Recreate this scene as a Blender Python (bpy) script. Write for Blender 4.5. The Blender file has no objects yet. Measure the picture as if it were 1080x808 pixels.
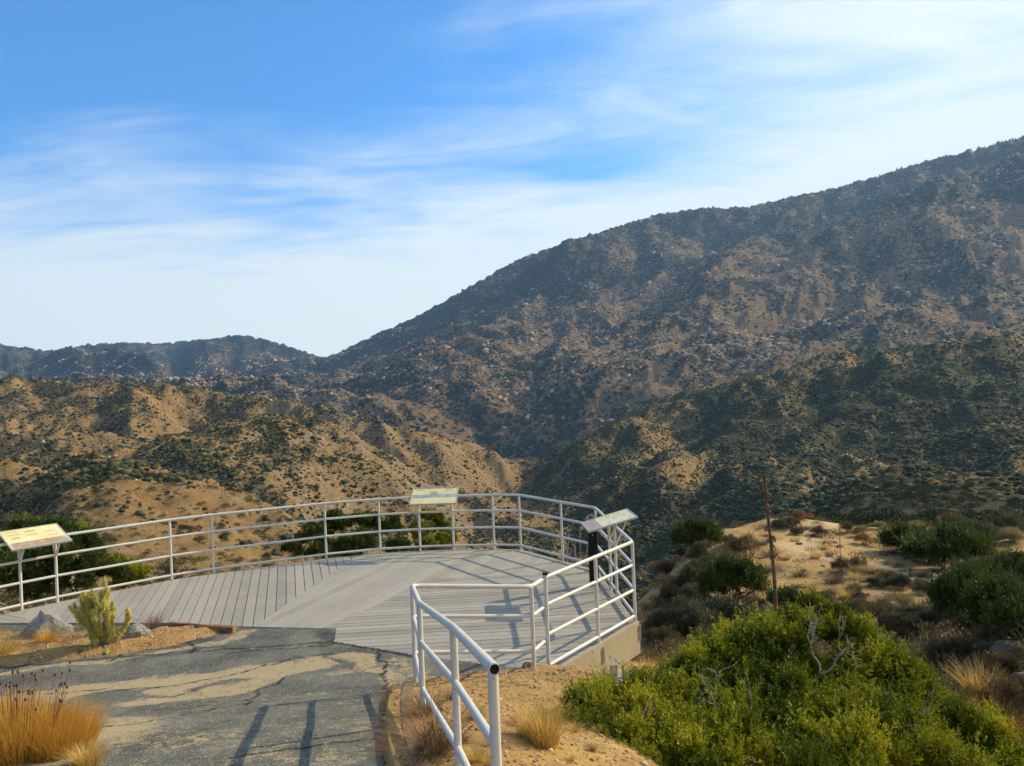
import bpy, math, random
import numpy as np
from mathutils import Vector, Matrix
random.seed(7); RNG = np.random.default_rng(11)
sc = bpy.context.scene
COL = sc.collection
F = 830.0; ROLL = math.radians(-2.3); CAMZ = 3.26
cr, sr = math.cos(ROLL), math.sin(ROLL)

# ------------------------------------------------------------------ helpers
def ray(px, py):
    u, v = (px-540)/F, (404-py)/F
    return np.array([u*cr - v*sr, 1.0, u*sr + v*cr])
def P(px, py, D):
    d = ray(px, py); return np.array([d[0]*D, D, CAMZ + d[2]*D])
def G(px, py, z=0.0):
    d = ray(px, py); return P(px, py, (z-CAMZ)/d[2])
def zpy(px, py, D):           # height of the point seen at px,py at depth D (arrays)
    return CAMZ + D*((px-540)/F*sr + (404-py)/F*cr)
def ss(a, b, x):
    t = np.clip((x-a)/(b-a), 0, 1); return t*t*(3-2*t)

def hash2(ix, iy, seed):
    h = (ix.astype(np.int64)*374761393 + iy.astype(np.int64)*668265263 + seed*974711) & 0xffffffff
    h = ((h ^ (h >> 13))*1274126177) & 0xffffffff
    h = (h ^ (h >> 16)) & 0xffffffff
    return h.astype(np.float64)/4294967295.0
def perlin(x, y, seed=0):
    ix, iy = np.floor(x), np.floor(y); fx, fy = x-ix, y-iy
    ux = fx*fx*fx*(fx*(fx*6-15)+10); uy = fy*fy*fy*(fy*(fy*6-15)+10)
    def g(dx, dy):
        a = hash2(ix+dx, iy+dy, seed)*2*np.pi
        return np.cos(a)*(fx-dx) + np.sin(a)*(fy-dy)
    a = g(0,0)*(1-ux)+g(1,0)*ux; b = g(0,1)*(1-ux)+g(1,1)*ux
    return (a*(1-uy)+b*uy)*1.5
def fbm(x, y, wl, octv, seed=0, gain=.5):
    s = 0; a = 1.0
    for i in range(octv):
        s = s + a*perlin(x/wl+13.1*i, y/wl-7.7*i, seed+i); wl *= .5; a *= gain
    return s

def tag(o, label=None, cat=None, group=None, kind=None):
    if label: o['label'] = label
    if cat: o['category'] = cat
    if group: o['group'] = group
    if kind: o['kind'] = kind
    return o
def empty(name, loc, label, cat, group=None):
    o = bpy.data.objects.new(name, None); COL.objects.link(o); o.location = [float(c) for c in loc]
    o.empty_display_size = .2
    return tag(o, label, cat, group)
def link(name, me, mat, parent=None, smooth=True, loc=None):
    o = bpy.data.objects.new(name, me); COL.objects.link(o)
    if mat: me.materials.append(mat)
    if smooth: me.shade_smooth()
    if parent:
        o.parent = parent
    if loc is not None: o.location = [float(c) for c in loc]
    return o
def np_mesh(name, V, Fc, attrs=None):
    me = bpy.data.meshes.new(name); n, k = Fc.shape
    me.vertices.add(len(V)); me.vertices.foreach_set('co', np.ascontiguousarray(V, dtype=np.float32).ravel())
    me.loops.add(n*k); me.loops.foreach_set('vertex_index', Fc.astype(np.int32).ravel())
    me.polygons.add(n); me.polygons.foreach_set('loop_start', np.arange(0, n*k, k, dtype=np.int32))
    me.polygons.foreach_set('loop_total', np.full(n, k, dtype=np.int32))
    me.update(calc_edges=True)
    for a, vals in (attrs or {}).items():
        at = me.attributes.new(a, 'FLOAT', 'POINT'); at.data.foreach_set('value', vals.astype(np.float32))
    return me
class MB:
    def __init__(s, origin=(0,0,0)): s.v = []; s.f = []; s.o = np.array(origin, float)
    def add(s, vs, fs):
        b = len(s.v); s.v += [tuple(np.array(p, float)-s.o) for p in vs]; s.f += [tuple(b+i for i in f) for f in fs]
    def box(s, c, ax, ay, az, hx, hy, hz):
        c = np.array(c, float); ax, ay, az = [np.array(a, float) for a in (ax, ay, az)]
        vs = [c+ax*hx*i+ay*hy*j+az*hz*k for i in (-1,1) for j in (-1,1) for k in (-1,1)]
        s.add(vs, [(0,1,3,2),(4,6,7,5),(0,4,5,1),(2,3,7,6),(0,2,6,4),(1,5,7,3)])
    def tube(s, pts, r, seg=14, caps=(True, True)):
        pts = [np.array(p, float) for p in pts]; n = len(pts)
        rs = r if hasattr(r, '__len__') else [r]*n
        T = []
        for i in range(n):
            t = pts[min(i+1,n-1)]-pts[max(i-1,0)]; T.append(t/(np.linalg.norm(t)+1e-9))
        up = np.array([0,0,1.]) if abs(T[0][2]) < .9 else np.array([0,1.,0])
        a = np.cross(T[0], up); a /= np.linalg.norm(a); vs = []
        for i in range(n):
            a = a - T[i]*np.dot(a, T[i]); a /= np.linalg.norm(a)+1e-9; b = np.cross(T[i], a)
            k = 1.0
            for q in range(seg):
                an = 2*math.pi*q/seg; vs.append(pts[i]+(a*math.cos(an)+b*math.sin(an))*rs[i]*k)
        fs = [(i*seg+q, i*seg+(q+1)%seg, (i+1)*seg+(q+1)%seg, (i+1)*seg+q) for i in range(n-1) for q in range(seg)]
        if caps[0]: fs.append(tuple(range(seg))[::-1])
        if caps[1]: fs.append(tuple((n-1)*seg+q for q in range(seg)))
        s.add(vs, fs)
    def prism(s, poly, z0, z1):
        n = len(poly)
        vs = [(p[0],p[1],z0) for p in poly]+[(p[0],p[1],z1) for p in poly]
        s.add(vs, [tuple(range(n))[::-1], tuple(range(n,2*n))]+[(i,(i+1)%n,n+(i+1)%n,n+i) for i in range(n)])
    def build(s, name, mat, parent=None, smooth=False, loc=None, autosmooth=None):
        me = bpy.data.meshes.new(name); me.from_pydata([tuple(map(float,v)) for v in s.v], [], s.f); me.update()
        o = link(name, me, mat, parent, smooth, loc)
        if autosmooth:
            me.shade_smooth(); me.set_sharp_from_angle(angle=math.radians(autosmooth))
        return o

# ------------------------------------------------------------------ materials
class NT:
    def __init__(s, name):
        s.m = bpy.data.materials.new(name); s.m.use_nodes = True; s.t = s.m.node_tree; s.n = s.t.nodes
        s.b = s.n['Principled BSDF']; s.b.inputs['Roughness'].default_value = .85
        s.b.inputs['Specular IOR Level'].default_value = .25
    def node(s, typ, **kw):
        n = s.n.new(typ)
        for k, v in kw.items(): setattr(n, k, v)
        return n
    def l(s, a, b): s.t.links.new(a, b)
    def pos(s, kind='world'):
        if kind == 'world': return s.node('ShaderNodeNewGeometry').outputs['Position']
        return s.node('ShaderNodeTexCoord').outputs['Object']
    def noise(s, scale, detail=4, rough=.55, vec=None, dist=0.0, out='Fac'):
        n = s.node('ShaderNodeTexNoise'); n.inputs['Scale'].default_value = scale
        n.inputs['Detail'].default_value = detail; n.inputs['Roughness'].default_value = rough
        n.inputs['Distortion'].default_value = dist
        s.l(vec if vec is not None else s.pos(), n.inputs['Vector']); return n.outputs[out]
    def vor(s, scale, vec=None, feature='F1', out='Distance', rnd=1.0):
        n = s.node('ShaderNodeTexVoronoi', feature=feature); n.inputs['Scale'].default_value = scale
        n.inputs['Randomness'].default_value = rnd
        s.l(vec if vec is not None else s.pos(), n.inputs['Vector']); return n.outputs[out]
    def ramp(s, fac, stops):
        n = s.node('ShaderNodeValToRGB'); e = n.color_ramp.elements
        while len(e) < len(stops): e.new(.5)
        for i, (p, c) in enumerate(stops):
            e[i].position = p; e[i].color = (c[0], c[1], c[2], 1) if hasattr(c, '__len__') else (c, c, c, 1)
        s.l(fac, n.inputs[0]); return n.outputs[0]
    def mr(s, fac, a, b, c=0., d=1.):
        n = s.node('ShaderNodeMapRange'); n.inputs[1].default_value = a; n.inputs[2].default_value = b
        n.inputs[3].default_value = c; n.inputs[4].default_value = d; s.l(fac, n.inputs[0]); return n.outputs[0]
    def math(s, op, a, b=None):
        n = s.node('ShaderNodeMath', operation=op)
        for i, x in enumerate((a, b)):
            if x is None: continue
            if isinstance(x, (int, float)): n.inputs[i].default_value = x
            else: s.l(x, n.inputs[i])
        return n.outputs[0]
    def mix(s, fac, a, b, mode='MIX'):
        n = s.node('ShaderNodeMix', data_type='RGBA', blend_type=mode)
        for i, x in ((0, fac), (6, a), (7, b)):
            if isinstance(x, (int, float)): n.inputs[i].default_value = x
            elif isinstance(x, tuple): n.inputs[i].default_value = (*x[:3], 1)
            else: s.l(x, n.inputs[i])
        return n.outputs[2]
    def attr(s, name):
        n = s.node('ShaderNodeAttribute', attribute_name=name); return n.outputs['Fac']
    def bump(s, h, dist, strength=1.0):
        n = s.node('ShaderNodeBump'); n.inputs['Distance'].default_value = dist; n.inputs['Strength'].default_value = strength
        s.l(h, n.inputs['Height']); s.l(n.outputs[0], s.b.inputs['Normal'])
    def col(s, c):
        if isinstance(c, tuple): s.b.inputs['Base Color'].default_value = (*c, 1)
        else: s.l(c, s.b.inputs['Base Color'])
        return s

def m_simple(name, c1, c2, scale=8, rough=.8, bump=0., bscale=None, metal=0., coord='object'):
    k = NT(name); v = k.pos(coord)
    k.col(k.ramp(k.noise(scale, 6, .6, v), [(.35, c1), (.65, c2)]))
    k.b.inputs['Roughness'].default_value = rough; k.b.inputs['Metallic'].default_value = metal
    if bump: k.bump(k.noise(bscale or scale*4, 6, .6, v), bump)
    return k.m
M = {}
k = NT('rail_paint'); v = k.pos()
g = k.noise(5, 6, .65, v); base = k.ramp(g, [(.3, (.56,.54,.48)), (.7, (.68,.655,.58))])
sp = k.ramp(k.noise(34, 4, .7, v), [(.60, 0.), (.70, 1.)])
k.col(k.mix(k.math('MULTIPLY', sp, .45), base, (.30,.22,.14))); k.b.inputs['Roughness'].default_value = .42
k.b.inputs['Specular IOR Level'].default_value = .4; k.bump(k.noise(60, 3, .5, v), .0008); M['rail'] = k.m
M['black'] = m_simple('black_metal', (.006,.006,.007), (.012,.012,.013), 10, .5)
M['steel'] = m_simple('galvanised_steel', (.33,.34,.35), (.45,.46,.46), 12, .4, metal=.6)
M['sign_frame'] = m_simple('sign_frame', (.40,.42,.40), (.5,.52,.5), 12, .4, metal=.3)
M['fascia'] = m_simple('fascia_paint', (.33,.28,.175), (.42,.36,.24), 3, .7, .002, 20)
M['concrete'] = m_simple('concrete', (.36,.34,.29), (.5,.47,.4), 6, .9, .006, 30)
M['timber'] = m_simple('weathered_timber', (.15,.075,.035), (.32,.18,.085), 6, .9, .01, 30, coord='world')
M['kerb'] = m_simple('dusty_kerb', (.19,.12,.06), (.32,.21,.115), 5, .95, .02, 25, coord='world')

# decking: colour per board via attribute + grain
k = NT('deck_boards'); v = k.pos()
t = k.attr('tint'); base = k.ramp(t, [(0., (.265,.238,.185)), (1., (.37,.337,.265))])
st = k.noise(1.4, 8, .7, v); base = k.mix(k.mr(st, .45, .75, 0, .55), base, (.42,.375,.29))
sp2 = k.noise(9, 8, .75, v); base = k.mix(k.mr(sp2, .48, .72, 0, .38), base, (.17,.15,.12)); base = k.mix(k.mr(k.noise(.5, 7, .7, v), .55, .7, 0, .4), base, (.42,.34,.22))
k.col(base); k.b.inputs['Roughness'].default_value = .62; k.bump(k.noise(90, 3, .6, v), .001); M['deck'] = k.m

# asphalt with drifted sand, cracks, a painted railing shadow and stains (attributes hold their outlines)
k = NT('worn_asphalt'); v = k.pos()
a1 = k.noise(1.3, 6, .62, v); a2 = k.noise(140, 2, .6, v); a3 = k.noise(9, 5, .65, v)
base = k.ramp(a1, [(.35, (.066,.066,.052)), (.5, (.115,.115,.090)), (.66, (.18,.172,.128))])
base = k.mix(k.mr(a3, .45, .75, 0, .45), base, (.070,.073,.078))
agg = k.vor(75, v, out='Color'); aggv = k.node('ShaderNodeSeparateColor'); k.l(agg, aggv.inputs[0])
base = k.mix(k.mr(aggv.outputs[0], .70, .95, 0, .38), base, (.40,.37,.29))
base = k.mix(k.mr(aggv.outputs[1], 0.85, .97, 0, .5), base, (.03,.03,.03))
base = k.mix(k.attr('stain'), base, (.035,.037,.042))
sn = k.noise(6, 8, .72, v); sn2 = k.noise(45, 4, .7, v)
f = k.math('ADD', k.attr('sand'), k.mr(sn, .3, .7, -.38, .38)); f = k.math('ADD', f, k.mr(k.noise(17, 6, .7, v), .3, .7, -.22, .22)); f = k.math('ADD', f, k.mr(sn2, .3, .7, -.34, .34))
sandc = k.ramp(k.noise(70, 4, .7, v), [(.3, (.28,.21,.11)), (.55, (.43,.335,.18)), (.75, (.54,.44,.26))])
base = k.mix(k.mr(f, .36, .70, 0, .93), base, sandc)
base = k.mix(k.attr('crack_shadow'), base, (.018,.017,.016))
k.col(base); k.bump(k.math('ADD', k.vor(75, v), k.math('MULTIPLY', k.attr('crack_shadow'), -3.0)), .006); M['asphalt'] = k.m

# near ground: decomposed granite
k = NT('sandy_ground'); v = k.pos()
n1 = k.noise(.35, 6, .6, v); n2 = k.noise(4, 6, .65, v); n3 = k.noise(60, 4, .7, v); n4 = k.noise(.09, 4, .6, v)
base = k.ramp(n2, [(.3, (.29,.165,.050)), (.5, (.47,.29,.088)), (.7, (.58,.39,.14))])
base = k.mix(k.mr(n1, .42, .66, 0, .6), base, (.40,.21,.08))
base = k.mix(k.mr(n3, .5, .75, 0, .55), base, (.56,.41,.19))
base = k.mix(k.mr(n4, .52, .68, 0, .5), base, (.12,.085,.05))
peb = k.vor(26, v, out='Color'); pv = k.node('ShaderNodeSeparateColor'); k.l(peb, pv.inputs[0])
base = k.mix(k.mr(pv.outputs[0], .82, .95, 0, .7), base, (.11,.08,.055))
lit = k.vor(1.1, v, out='Color'); lv = k.node('ShaderNodeSeparateColor'); k.l(lit, lv.inputs[0])
litter = k.math('MULTIPLY', k.attr('litter'), k.mr(k.noise(2.2, 6, .7, v), .36, .56))
base = k.mix(litter, base, k.ramp(k.noise(30, 4, .7, v), [(.3, (.06,.045,.02)), (.7, (.17,.13,.065))]))
base = k.mix(k.attr('trail'), base, (.52,.38,.20))
k.col(base); k.b.inputs['Roughness'].default_value = .95
k.bump(k.math('ADD', k.noise(30, 6, .7, v), k.math('MULTIPLY', n2, 2.0)), .03); M['ground'] = k.m

def land(name, s_bush, s_rock, soilA, soilB, bushA, bushB, rockA, rockB, bumpd):
    k = NT(name); v = k.pos()
    big = k.noise(s_bush*.05, 5, .6, v); med = k.noise(s_bush*.35, 6, .62, v); fine = k.noise(s_bush*4, 4, .65, v)
    soil = k.mix(k.mr(med, .35, .65), soilA, soilB)
    soil = k.mix(k.mr(fine, .5, .75, 0, .5), soil, tuple(min(1, c*1.35) for c in soilB))
    cells = k.vor(s_rock, v, out='Color'); sp = k.node('ShaderNodeSeparateColor'); k.l(cells, sp.inputs[0])
    rc = k.mix(sp.outputs[1], rockA, rockB)
    rm = k.math('ADD', k.attr('rock'), k.mr(med, .3, .7, -.35, .35))
    rm = k.math('GREATER_THAN', k.math('ADD', rm, k.math('MULTIPLY', sp.outputs[0], .6)), .95)
    edge = k.mr(k.vor(s_rock, v), .25, .5, 1, .55)
    soil = k.mix(k.math('MULTIPLY', rm, edge), soil, rc)
    bd = k.vor(s_bush, v); bd2 = k.vor(s_bush*2.3, v)
    veg = k.math('ADD', k.attr('veg'), k.mr(big, .3, .7, -.2, .2)); veg = k.math('ADD', veg, k.mr(med, .3, .7, -.18, .18))
    thr = k.math('SUBTRACT', k.math('MULTIPLY', veg, 1.05), k.math('ADD', k.math('MULTIPLY', bd, .75), k.math('MULTIPLY', bd2, .35)))
    bm = k.mr(thr, -.04, .06)
    vc = k.vor(s_bush, v, out='Color'); vs = k.node('ShaderNodeSeparateColor'); k.l(vc, vs.inputs[0])
    bc = k.mix(vs.outputs[0], bushA, bushB)
    k.col(k.mix(bm, soil, bc)); k.b.inputs['Roughness'].default_value = .95; k.b.inputs['Specular IOR Level'].default_value = .1
    h = k.math('ADD', k.math('MULTIPLY', bm, .12), k.math('ADD', k.math('MULTIPLY', med, 1.5), fine))
    h = k.math('ADD', h, k.math('MULTIPLY', k.math('MULTIPLY', rm, sp.outputs[2]), .8))
    k.bump(h, bumpd); return k.m
M['hills'] = land('scrubby_hillside', .42, .8, (.24,.145,.055), (.41,.27,.112), (.030,.038,.016), (.080,.080,.034), (.24,.19,.13), (.42,.33,.22), 1.6)
M['mount'] = land('rocky_mountain', .085, .11, (.19,.122,.060), (.32,.205,.095), (.018,.030,.020), (.046,.058,.032), (.20,.155,.11), (.44,.34,.235), 9.0)

def foliage(name, stops, trans=.25, rough=.6):
    k = NT(name); a = k.attr('tint'); c = k.ramp(a, stops); k.col(c); k.b.inputs['Roughness'].default_value = rough
    out = k.n['Material Output']; tr = k.node('ShaderNodeBsdfTranslucent'); mx = k.node('ShaderNodeMixShader')
    k.l(c, tr.inputs[0]); mx.inputs[0].default_value = trans
    k.l(k.b.outputs[0], mx.inputs[1]); k.l(tr.outputs[0], mx.inputs[2]); k.l(mx.outputs[0], out.inputs[0]); return k.m
M['juniper'] = foliage('juniper_sprays', [(0, (.022,.042,.003)), (.32, (.085,.120,.006)), (.6, (.23,.25,.012)), (.82, (.46,.43,.025)), (1, (.62,.50,.05))])
M['dark_leaf'] = foliage('dark_leaves', [(0, (.026,.042,.010)), (.6, (.065,.098,.018)), (1, (.14,.16,.035))])
M['green_leaf'] = foliage('green_leaves', [(0, (.025,.045,.008)), (.6, (.06,.095,.014)), (1, (.13,.15,.025))])
M['sage_leaf'] = foliage('sage_leaves', [(0, (.06,.065,.035)), (.6, (.11,.115,.060)), (1, (.18,.165,.085))])
M['dry_leaf'] = foliage('dry_twigs', [(0, (.060,.042,.02)), (.6, (.15,.11,.05)), (1, (.28,.21,.10))])
M['rust_leaf'] = foliage('rusty_weeds', [(0, (.12,.05,.02)), (.6, (.28,.14,.05)), (1, (.42,.26,.10))])
M['pale_leaf'] = foliage('pale_yellow_leaves', [(0, (.17,.14,.05)), (.6, (.33,.28,.10)), (1, (.46,.40,.17))])
M['lime_leaf'] = foliage('yellow_green_leaves', [(0, (.09,.11,.015)), (.6, (.20,.22,.03)), (1, (.32,.30,.05))])
M['straw'] = foliage('straw_blades', [(0, (.36,.20,.04)), (.5, (.64,.42,.10)), (1, (.85,.66,.26))], .35)
M['orange_straw'] = foliage('orange_straw_blades', [(0, (.34,.16,.02)), (.5, (.70,.38,.05)), (1, (.88,.60,.15))], .35)
M['pink_twig'] = foliage('pinkish_twigs', [(0, (.16,.10,.08)), (.6, (.28,.19,.15)), (1, (.40,.29,.23))])
M['seed'] = m_simple('seed_heads', (.06,.02,.015), (.16,.06,.04), 30)
M['bark'] = m_simple('grey_bark', (.20,.17,.13), (.42,.38,.31), 14, .9, .01, 30)
M['deadwood'] = m_simple('brown_deadwood', (.09,.055,.03), (.24,.15,.085), 9, .95, .02, 25)
M['cactus'] = foliage('cholla_skin', [(0, (.26,.25,.03)), (.5, (.46,.41,.07)), (1, (.68,.57,.20))], .1)
M['cactus_dead'] = foliage('cholla_dead_joints', [(0, (.05,.035,.02)), (1, (.20,.14,.08))], .05)
k = NT('granite_rock'); v = k.pos()
base = k.ramp(k.noise(2.2, 6, .65, v), [(.3, (.09,.068,.048)), (.55, (.19,.148,.10)), (.75, (.30,.235,.15))])
base = k.mix(k.mr(k.noise(45, 3, .7, v), .52, .7, 0, .6), base, (.09,.08,.075)); k.col(base)
k.bump(k.noise(9, 8, .75, v), .06); M['rock'] = k.m
M['grey_rock'] = m_simple('grey_granite', (.19,.18,.165), (.40,.37,.32), 5, .95, .03, 14)
k = NT('bush_scrub'); k.col(k.ramp(k.attr('tint'), [(0, (.026,.036,.014)), (.5, (.055,.064,.024)), (.85, (.095,.088,.036)), (1, (.17,.13,.055))]))
k.b.inputs['Specular IOR Level'].default_value = .1; M['scrub'] = k.m
k = NT('boulder_field'); k.col(k.ramp(k.attr('tint'), [(0, (.18,.12,.07)), (.5, (.38,.25,.14)), (1, (.64,.46,.28))]))
k.b.inputs['Specular IOR Level'].default_value = .1; k.b.inputs['Roughness'].default_value = .95; M['boulders'] = k.m

# ------------------------------------------------------------------ ramp + deck plan
def z_ramp(y): return np.interp(y, [-12, 0, 1.5, 3.2, 4.5, 6.3, 8.1, 9.0, 10.5, 13], [3.0, 1.68, 1.46, 1.15, .92, .56, .13, .03, -.015, -.05])
def hitramp(px, py, off=0.):
    D = 7.0
    for _ in range(40):
        z = float(z_ramp(D))+off; D = .5*D + .5*G(px, py, z)[1]
    return P(px, py, D)
# railing line: averages of foot and top measurements
feet = [(22,643),(61,634),(182,610),(225,604),(343,589.5),(401,582.5),(443,580.5),(478,580),(521,578.7),(549,580.3),(593,591.8),(630,604)]
tops = [(17,574),(60.5,566),(181,549),(223,544.3),(342,532),(400.5,527),(442,524.3),(477.5,523),(520,521.7),(548,521.5),(592.5,529),(628,532.5)]
line = []
for a, b in zip(feet, tops):
    p = G(*a, 0.)*.65 + G(*b, 1.07)*.35; line.append(np.array([p[0], p[1]]))
# smooth the long curved run a little
L2 = [l.copy() for l in line]
_x = np.array([q[0] for q in line[:10]]); _y = np.array([q[1] for q in line[:10]]); _c = np.polyfit(_x, _y, 3)
for i in range(10): line[i] = np.array([_x[i], .35*_y[i]+.65*np.polyval(_c, _x[i])])
d0 = line[0]-line[1]; d0 /= np.linalg.norm(d0)
ext = [line[0]+d0*1.9+np.array([0,-.15]), line[0]+d0*3.8+np.array([0,-.5])]
line = ext[::-1]+line
c2 = (G(669,656,0.)*.6+G(668.5,571.5,1.07)*.4)[:2]        # right hand corner
c3 = (G(578,709,0.)*.6+G(577,609.5,1.07)*.4)[:2]          # end of deck railing
mid12 = [line[-1]+(c2-line[-1])*t for t in (.42, .58)]
midr = [c2+(c3-c2)*.47]
deck_line = line+mid12+[c2]+midr+[c3]
front = [G(545,709)[:2], G(433,692)[:2], G(352,677)[:2], G(355,663)[:2], G(247,660.5)[:2], G(175,657)[:2], G(0,657)[:2], ext[1]+np.array([-.2,-2.0])]
deck_poly = np.array([p for p in (ext[::-1]+line[2:]+[c2, c3])]+front)

def sd_poly(x, y, poly):      # signed distance, negative inside
    x = np.asarray(x, float); y = np.asarray(y, float); d = np.full(x.shape, 1e9); ins = np.zeros(x.shape, bool)
    n = len(poly)
    for i in range(n):
        ax, ay = poly[i]; bx, by = poly[(i+1) % n]; ex, ey = bx-ax, by-ay
        t = np.clip(((x-ax)*ex+(y-ay)*ey)/(ex*ex+ey*ey+1e-12), 0, 1)
        d = np.minimum(d, np.hypot(x-ax-t*ex, y-ay-t*ey))
        c = ((ay > y) != (by > y)); xx = ax+(y-ay)*(ex)/(ey if abs(ey) > 1e-9 else 1e-9)
        ins ^= c & (x < xx)
    return np.where(ins, -d, d)
def d_line(x, y, pts):
    d = np.full(np.shape(x), 1e9)
    for (ax, ay), (bx, by) in zip(pts[:-1], pts[1:]):
        ex, ey = bx-ax, by-ay; t = np.clip(((x-ax)*ex+(y-ay)*ey)/(ex*ex+ey*ey+1e-12), 0, 1)
        d = np.minimum(d, np.hypot(x-ax-t*ex, y-ay-t*ey))
    return d
R = lambda *pp: [tuple(hitramp(*p)[:2]) for p in pp]
bed = np.array(R((255,662),(225,672),(190,681),(150,688),(112,694),(60,699),(0,706))+[(-9.5,9.0),(-9.5,12.6)]+[(G(0,656)[0], G(0,656)[1]+.35), (G(175,656)[0], G(175,656)[1]+.35), (G(250,661)[0], G(250,661)[1]+.1)])
kerb_line = [tuple(hitramp(*p)[:2]) for p in ((424,729),(421,745),(421,765),(424,790),(429,808))]
kx, ky = kerb_line[-1]; kerb_line += [(kx+.13, ky-.55), (kx+.24, ky-1.3), (kx+.42, ky-2.6), (kx+.7, ky-5.5), (kx+1.0, ky-9)]
path_right = [(x-.14, y) for x, y in kerb_line]
timber_line = [tuple(G(449,726,.03)[:2]), tuple(G(505,719,.03)[:2]), tuple(G(562,713,.03)[:2])]
path_poly = np.array([tuple(G(355,663)[:2]), tuple(G(352,677)[:2]), tuple(G(433,692)[:2]), tuple(G(545,709)[:2]), timber_line[2], timber_line[1], timber_line[0]]
                     + path_right + [(-12, -9), (-12, 11.9), tuple(G(0,657)[:2]), tuple(G(247,660.5)[:2])])

# ------------------------------------------------------------------ terrain
ctrl = []
for y in (-8, -4, 0, 2, 4, 6, 8, 9.5, 11):
    for x in (-9, -6, -3, -1.2):
        if y < 10 or x < -2: ctrl.append((x, y, float(z_ramp(y))))
ctrl += [(-.3,0,1.7),(-.1,3.2,1.15),(-.35,4.5,.95),(-.6,6.3,.60),(-.3,8.2,.15),(.3,6.5,.45),(.4,7.6,.22),(.9,8.1,.1),(1.35,8.5,-.30),(1.35,9.6,-.60),(.6,9.4,-.40),(1.75,9.3,-.75),
 (1.5,-2,1.4),(3.5,-2,.3),(1.2,1.5,1.1),(2.6,2,-.1),(1.1,3.5,.75),(2.3,4,-.4),(1.2,5.3,.35),(2.2,6.5,-.75),(2.2,8.2,-1.0),(2.4,10,-1.3),(3.4,9,-2.0),(3.6,7,-2.0),(4,4,-1.5),(4.5,8,-2.6),
 (2.2,12.5,-1.9),(2.5,14,-1.9),(0,13.5,-1.3),(-3,13.5,-1.0),(-6,12,-.7),(-8,11.3,-.35),(-9.5,14,-1.4),(-7,15.5,-1.7),(-4,16.8,-2.3),(-1.5,17,-2.6),(1.2,16.5,-2.8),
 (-12,18,-3.5),(-6,20,-4.2),(0,20,-4.6),(3,18,-3.3),(-14,12,-1.0),(-16,5,.8),(-16,-4,2.4),(-20,24,-6.5),(-8,30,-8.5),(0,30,-9),(3.5,26,-5.2),(-25,10,-2),
 (8.2,13,-1.9),(10.5,13.5,-1.0),(13,12,-.3),(9,8,-1.6),(12,5,-.4),(6.5,11,-2.5),(5.2,13,-2.7),(4.1,22,-3.5),(5.2,20,-3.9),(7.3,22,-4.2),(2.6,14,-2.0),(7.2,18,-3.6),(7.8,15,-2.7),(13,20,-3.0),(16,17,-1.8),
 (11.2,26,-5.0),(12.2,32,-5.5),(8.5,32,-5.6),(9.5,40,-5.8),(11,46,-5.9),(16,52,-6.3),(14,44,-6.0),(18,45,-6.2),(22,52,-6.8),(26,52,-7.2),(19.8,36,-6.0),(21,34,-5.6),(25,38,-5.7),(16,27,-4.6),(22,27,-3.6),(30,30,-3.2),(32,48,-7.0),
 (6.5,36,-8.0),(7.5,46,-9.5),(4,36,-9.5),(-12,45,-13.5),(0,45,-15),(5,52,-14),(-30,40,-11),(-40,20,-6),(-60,60,-17),(40,30,-4),(60,20,-4),(50,60,-9),(20,-10,0),(40,0,-2),(-30,-10,3),(0,-25,4),(25,-30,2)]
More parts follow.
